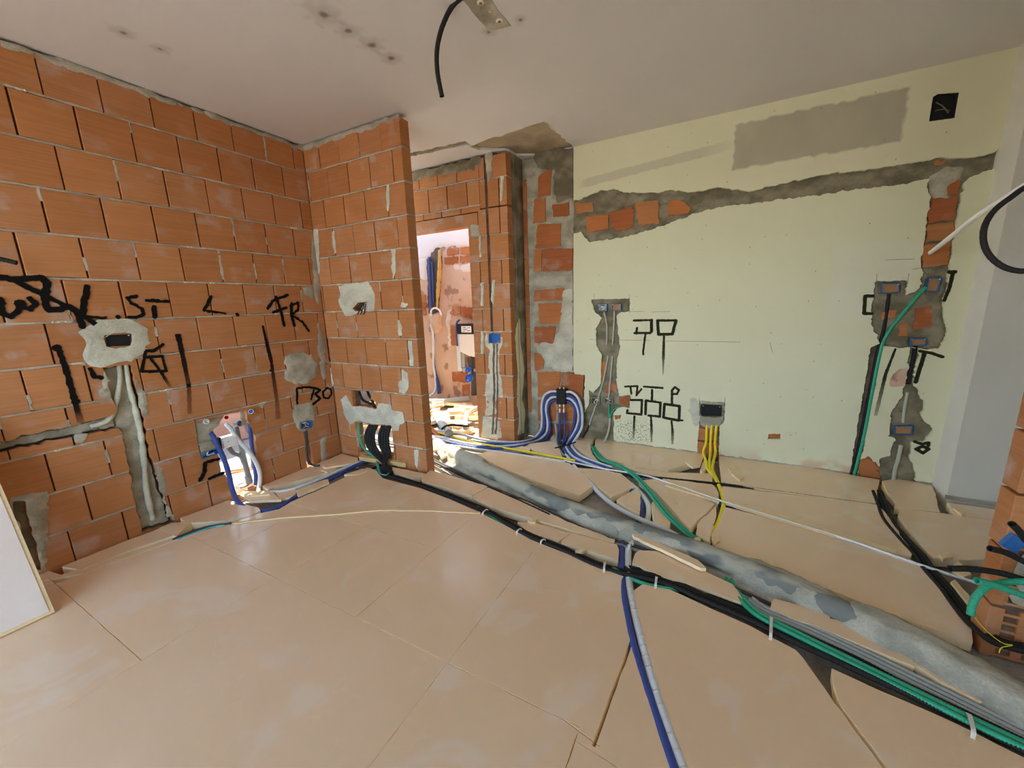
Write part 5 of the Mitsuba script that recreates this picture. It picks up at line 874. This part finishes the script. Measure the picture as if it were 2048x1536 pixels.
pipe('blue_lagged_pipe', 'dark blue pipe in the chase of the room beyond the doorway, left one', 'pipe', 'blue_foam', [Yq(x, y, YB-.03) for x, y in ((858, 514), (860, 560), (862, 600), (864, 622))], .018, step=.04)
pipe('blue_lagged_pipe', 'dark blue pipe in the chase of the room beyond the doorway, right one', 'pipe', 'blue_foam', [Yq(x, y, YB-.03) for x, y in ((864, 524), (866, 565), (867, 605))], .014, step=.04)
pipe('wool_lagged_pipe', 'brown insulated pipe in the upper chase of the room beyond the doorway', 'pipe', 'insulation_wool', [Yq(x, y, YB-.03) for x, y in ((879, 500), (879, 540), (876, 580), (874, 620))], [.03, .03, .025, .015], step=.03, wob=.6)
pipe('white_conduit', 'pale loop of tube at the top of the long chase beyond the doorway', 'conduit', 'white_plastic', [Yq(x, y, YB-.05) for x, y in ((862, 632), (863, 620), (872, 616), (880, 622), (882, 630))], .014, step=.03)
pipe('white_conduit', 'long pale tube running down the far wall beyond the doorway', 'conduit', 'white_foam', [Yq(x, y, YB-.05) for x, y in ((861, 648), (866, 668), (867, 700), (867, 730), (872, 765), (870, 782), (860, 792), (846, 798))], .018, step=.04)
pipe('blue_lagged_pipe', 'dark blue pipe beside the long pale tube beyond the doorway', 'pipe', 'blue_foam', [Yq(x, y, YB-.035) for x, y in ((868, 668), (867, 700), (869, 740), (876, 770), (878, 787))], [.015, .015, .02, .03, .03], step=.04)
patch('wall_bathroom', 'rubble_lump', BATH, jag(pl(BATH, [(858, 628), (885, 625), (884, 655), (876, 668), (864, 660)]), .04, .01), .0, .05, 'bath_plaster', .01, .03, 9)
patch('wall_bathroom', 'torn_plaster', BATH, jag(pl(BATH, [(893, 630), (902, 618), (899, 660), (905, 690), (898, 696), (895, 665)]), .03, .012), .0, .02, 'bath_white', .008, .03, 10)
k = thing('toilet_cistern', 'white concealed cistern with black top in the room beyond the doorway', 'cistern')
def bb(x0, y0, x1, y1, d0, d1): a, b = Yq(x0, y1, YB-d1), Yq(x1, y0, YB-d1); return bx(a[0], YB-d1, a[2], b[0], YB-d0, b[2])
sg = pl(Plane(None, lambda x, y: (Yq(x, y, YB-.16)[0], Yq(x, y, YB-.16)[2])), [(918, 668), (955, 668), (955, 715), (938, 712), (920, 703)])
BC = Plane(lambda u, v, d: (u, YB-.16-d, v), None)
scene[k] = mikit.ply(extr(BC, sg, -.13, 0.0), 'white_plastic')
put(k+'__top_cover', bb(915, 648, 956, 668, .03, .165), 'black_plastic'); put(k+'__label', bb(923, 652, 942, 665, .16, .168), 'label_paper')
for j, (x0, x1, y) in enumerate(((925, 931, 654), (925, 934, 658), (936, 940, 655), (925, 930, 662), (933, 940, 661))): put(k+'__label__printed_line', bb(x0, y, x1, y+1.2, .165, .1690), 'label_ink')
put(k+'__frame_rail', bb(916, 662, 918, 742, .10, .15), 'white_foam'); put(k+'__frame_rail', bb(924, 706, 928, 735, .10, .14), 'grey_conduit'); put(k+'__frame_rail', bb(921, 738, 955, 742, .08, .14), 'grey_conduit')
pipe('blue_lagged_pipe', 'dark blue pipe curving over the left side of the cistern', 'pipe', 'blue_foam', [Yq(x, y, YB-.15) for x, y in ((919, 640), (914, 645), (913, 665), (915, 692))], .016, step=.03)
pipe('grey_pipe', 'dark slanting flush pipe under the cistern', 'pipe', 'grey_pipe', [Yq(x, y, YB-.1) for x, y in ((930, 715), (936, 728), (940, 740))], .02, step=.03)
pipe('grey_pipe', 'black vertical soil pipe under the blue caps', 'pipe', 'grey_black', [Yq(x, y, YB-.1) for x, y in ((946, 712), (948, 740), (948, 790))], .045, step=.05, seg=16)
for i, (x, y, r) in enumerate(((936, 740, .036), (938, 757, .052))):
    k = thing('pipe_cap', f'{("small upper","larger lower")[i]} bright blue pipe cap below the cistern', 'pipe cap'); c = Yq(x, y, YB-.25)
    scene[k] = mikit.ply(tube([c+[-.05, .14, 0], c+[-.025, .07, 0], c], r, seg=20, step=.03, hollow=True), 'blue_cap', True); put(k+'__flange', tube([c+[-.006, .016, 0], c+[-.003, .008, 0], c+[.001, -.003, 0]], r*1.08, seg=20, step=.006, hollow=True), 'blue_cap', True)
# rubble of boards and pipes on the floor beyond
rb = np.random.default_rng(11)
debris = [(905, 803, .50, .30, 8, 'board', 'large pale board piece near the far wall beyond the doorway'), (930, 812, .30, .18, -20, 'foam', 'pale foam block right of the rubble heap'), (912, 822, .22, .16, 35, 'foam', 'foam block in the middle of the rubble'), (935, 838, .26, .2, 12, 'board', 'board piece at the foot of the door jamb'), (865, 838, .40, .26, 60, 'lean_board', 'pinkish board leaning in the left rubble'), (858, 818, .30, .12, 30, 'board', 'narrow board at the left of the rubble'),
          (890, 838, .42, .10, -55, 'bath_white', 'pale plank lying across the rubble'), (905, 850, .30, .14, -10, 'lean_board', 'flat pale piece at the door threshold'), (925, 855, .25, .10, 20, 'foam', 'foam sliver at the door threshold'), (880, 825, .28, .10, 5, 'board', 'short board under the grey pipe'), (945, 826, .2, .2, 0, 'board', 'square panel offcut by the right jamb'), (872, 806, .3, .14, -30, 'bath_white', 'broken pale plaster slab behind the boards')]
for i, (x, y, l, w, a, m, lab) in enumerate(debris):
    c = F(x, y, .0); k = thing('rubble_board', lab, 'rubble'); g = jag(sbox(-l/2, -w/2, l/2, w/2), .08, .012)
    mm = trimesh.Trimesh(*[np.array(z) for z in (lambda e: (e.vertices, e.faces))(extr(FLOOR, g, 0, .045))], process=False)
    mm = rot(rot(mm, rb.uniform(-14, 14), [1, 0, 0], [0, 0, 0]), a, [0, 0, 1], [0, 0, 0]); mm.apply_translation([c[0], c[1], ZS+.02+.016*(i % 4)]); scene[k] = mikit.ply(mm, m)
for q, z, r, m, lab in [([(846, 806), (852, 803), (865, 803), (880, 803), (905, 801), (940, 797)], .03, .045, 'grey_conduit', 'pale grey drain pipe along the far wall beyond the doorway'), ([(846, 806), (858, 810), (875, 812), (888, 810)], .05, .02, 'white_foam', 'white pipe in the left rubble'), ([(868, 822), (878, 838), (890, 856), (898, 868)], .05, .05, 'grey_conduit', 'thick pale pipe leading out of the rubble to the passage'),
                       ([(847, 836), (862, 824), (872, 815), (884, 812)], .08, .014, 'orange_cable', 'orange brown tube in the left rubble'), ([(884, 858), (890, 853), (902, 850), (922, 851), (938, 852)], .10, .012, 'black_plastic', 'black cable arching over the rubble'), ([(931, 856), (931, 840), (934, 828), (945, 820), (955, 815)], .05, .03, 'grey_conduit', 'grey pipe bending towards the right jamb'), ([(846, 812), (856, 817), (872, 820)], .07, .014, 'blue_foam', 'blue tube end in the left rubble')]:
    pipe('rubble_pipe', lab, 'pipe', m, G(z, *q), r, step=.03, seg=12)
# things glimpsed through the low openings of the walls
for i, (x0, y0, z0, x1, y1, z1) in enumerate([(-1.6, .8, -.06, -.25, 2.6, -.06), (-1.2, 1.0, -.06, -.3, 2.5, -.05), (-.9, .9, .0, -.4, 2.4, -.02)]):
    pipe('orange_cable', f'thin orange cable seen through the wall hole, {("farthest","middle","nearest")[i]} one', 'cable', 'orange_cable', [(x0, y0, z0), ((x0+x1)/2, (y0+y1)/2, (z0+z1)/2-.02), (x1, y1, z1)], .006, step=.05, seg=6)
for i in range(5):
    pipe('white_pipe', f'pinkish white pipe behind the black conduits in the wall opening, {("lowest","second","third","fourth","top")[i]}', 'pipe', ('white_plastic', 'oldbrick_1', 'white_plastic', 'white_plastic', 'orange_cable')[i], [(-.4, 3.0+.08*i, .0+.075*i), (.2, 3.02+.08*i, .01+.07*i), (.66, 3.0+.09*i, -.03)], .022, step=.06)
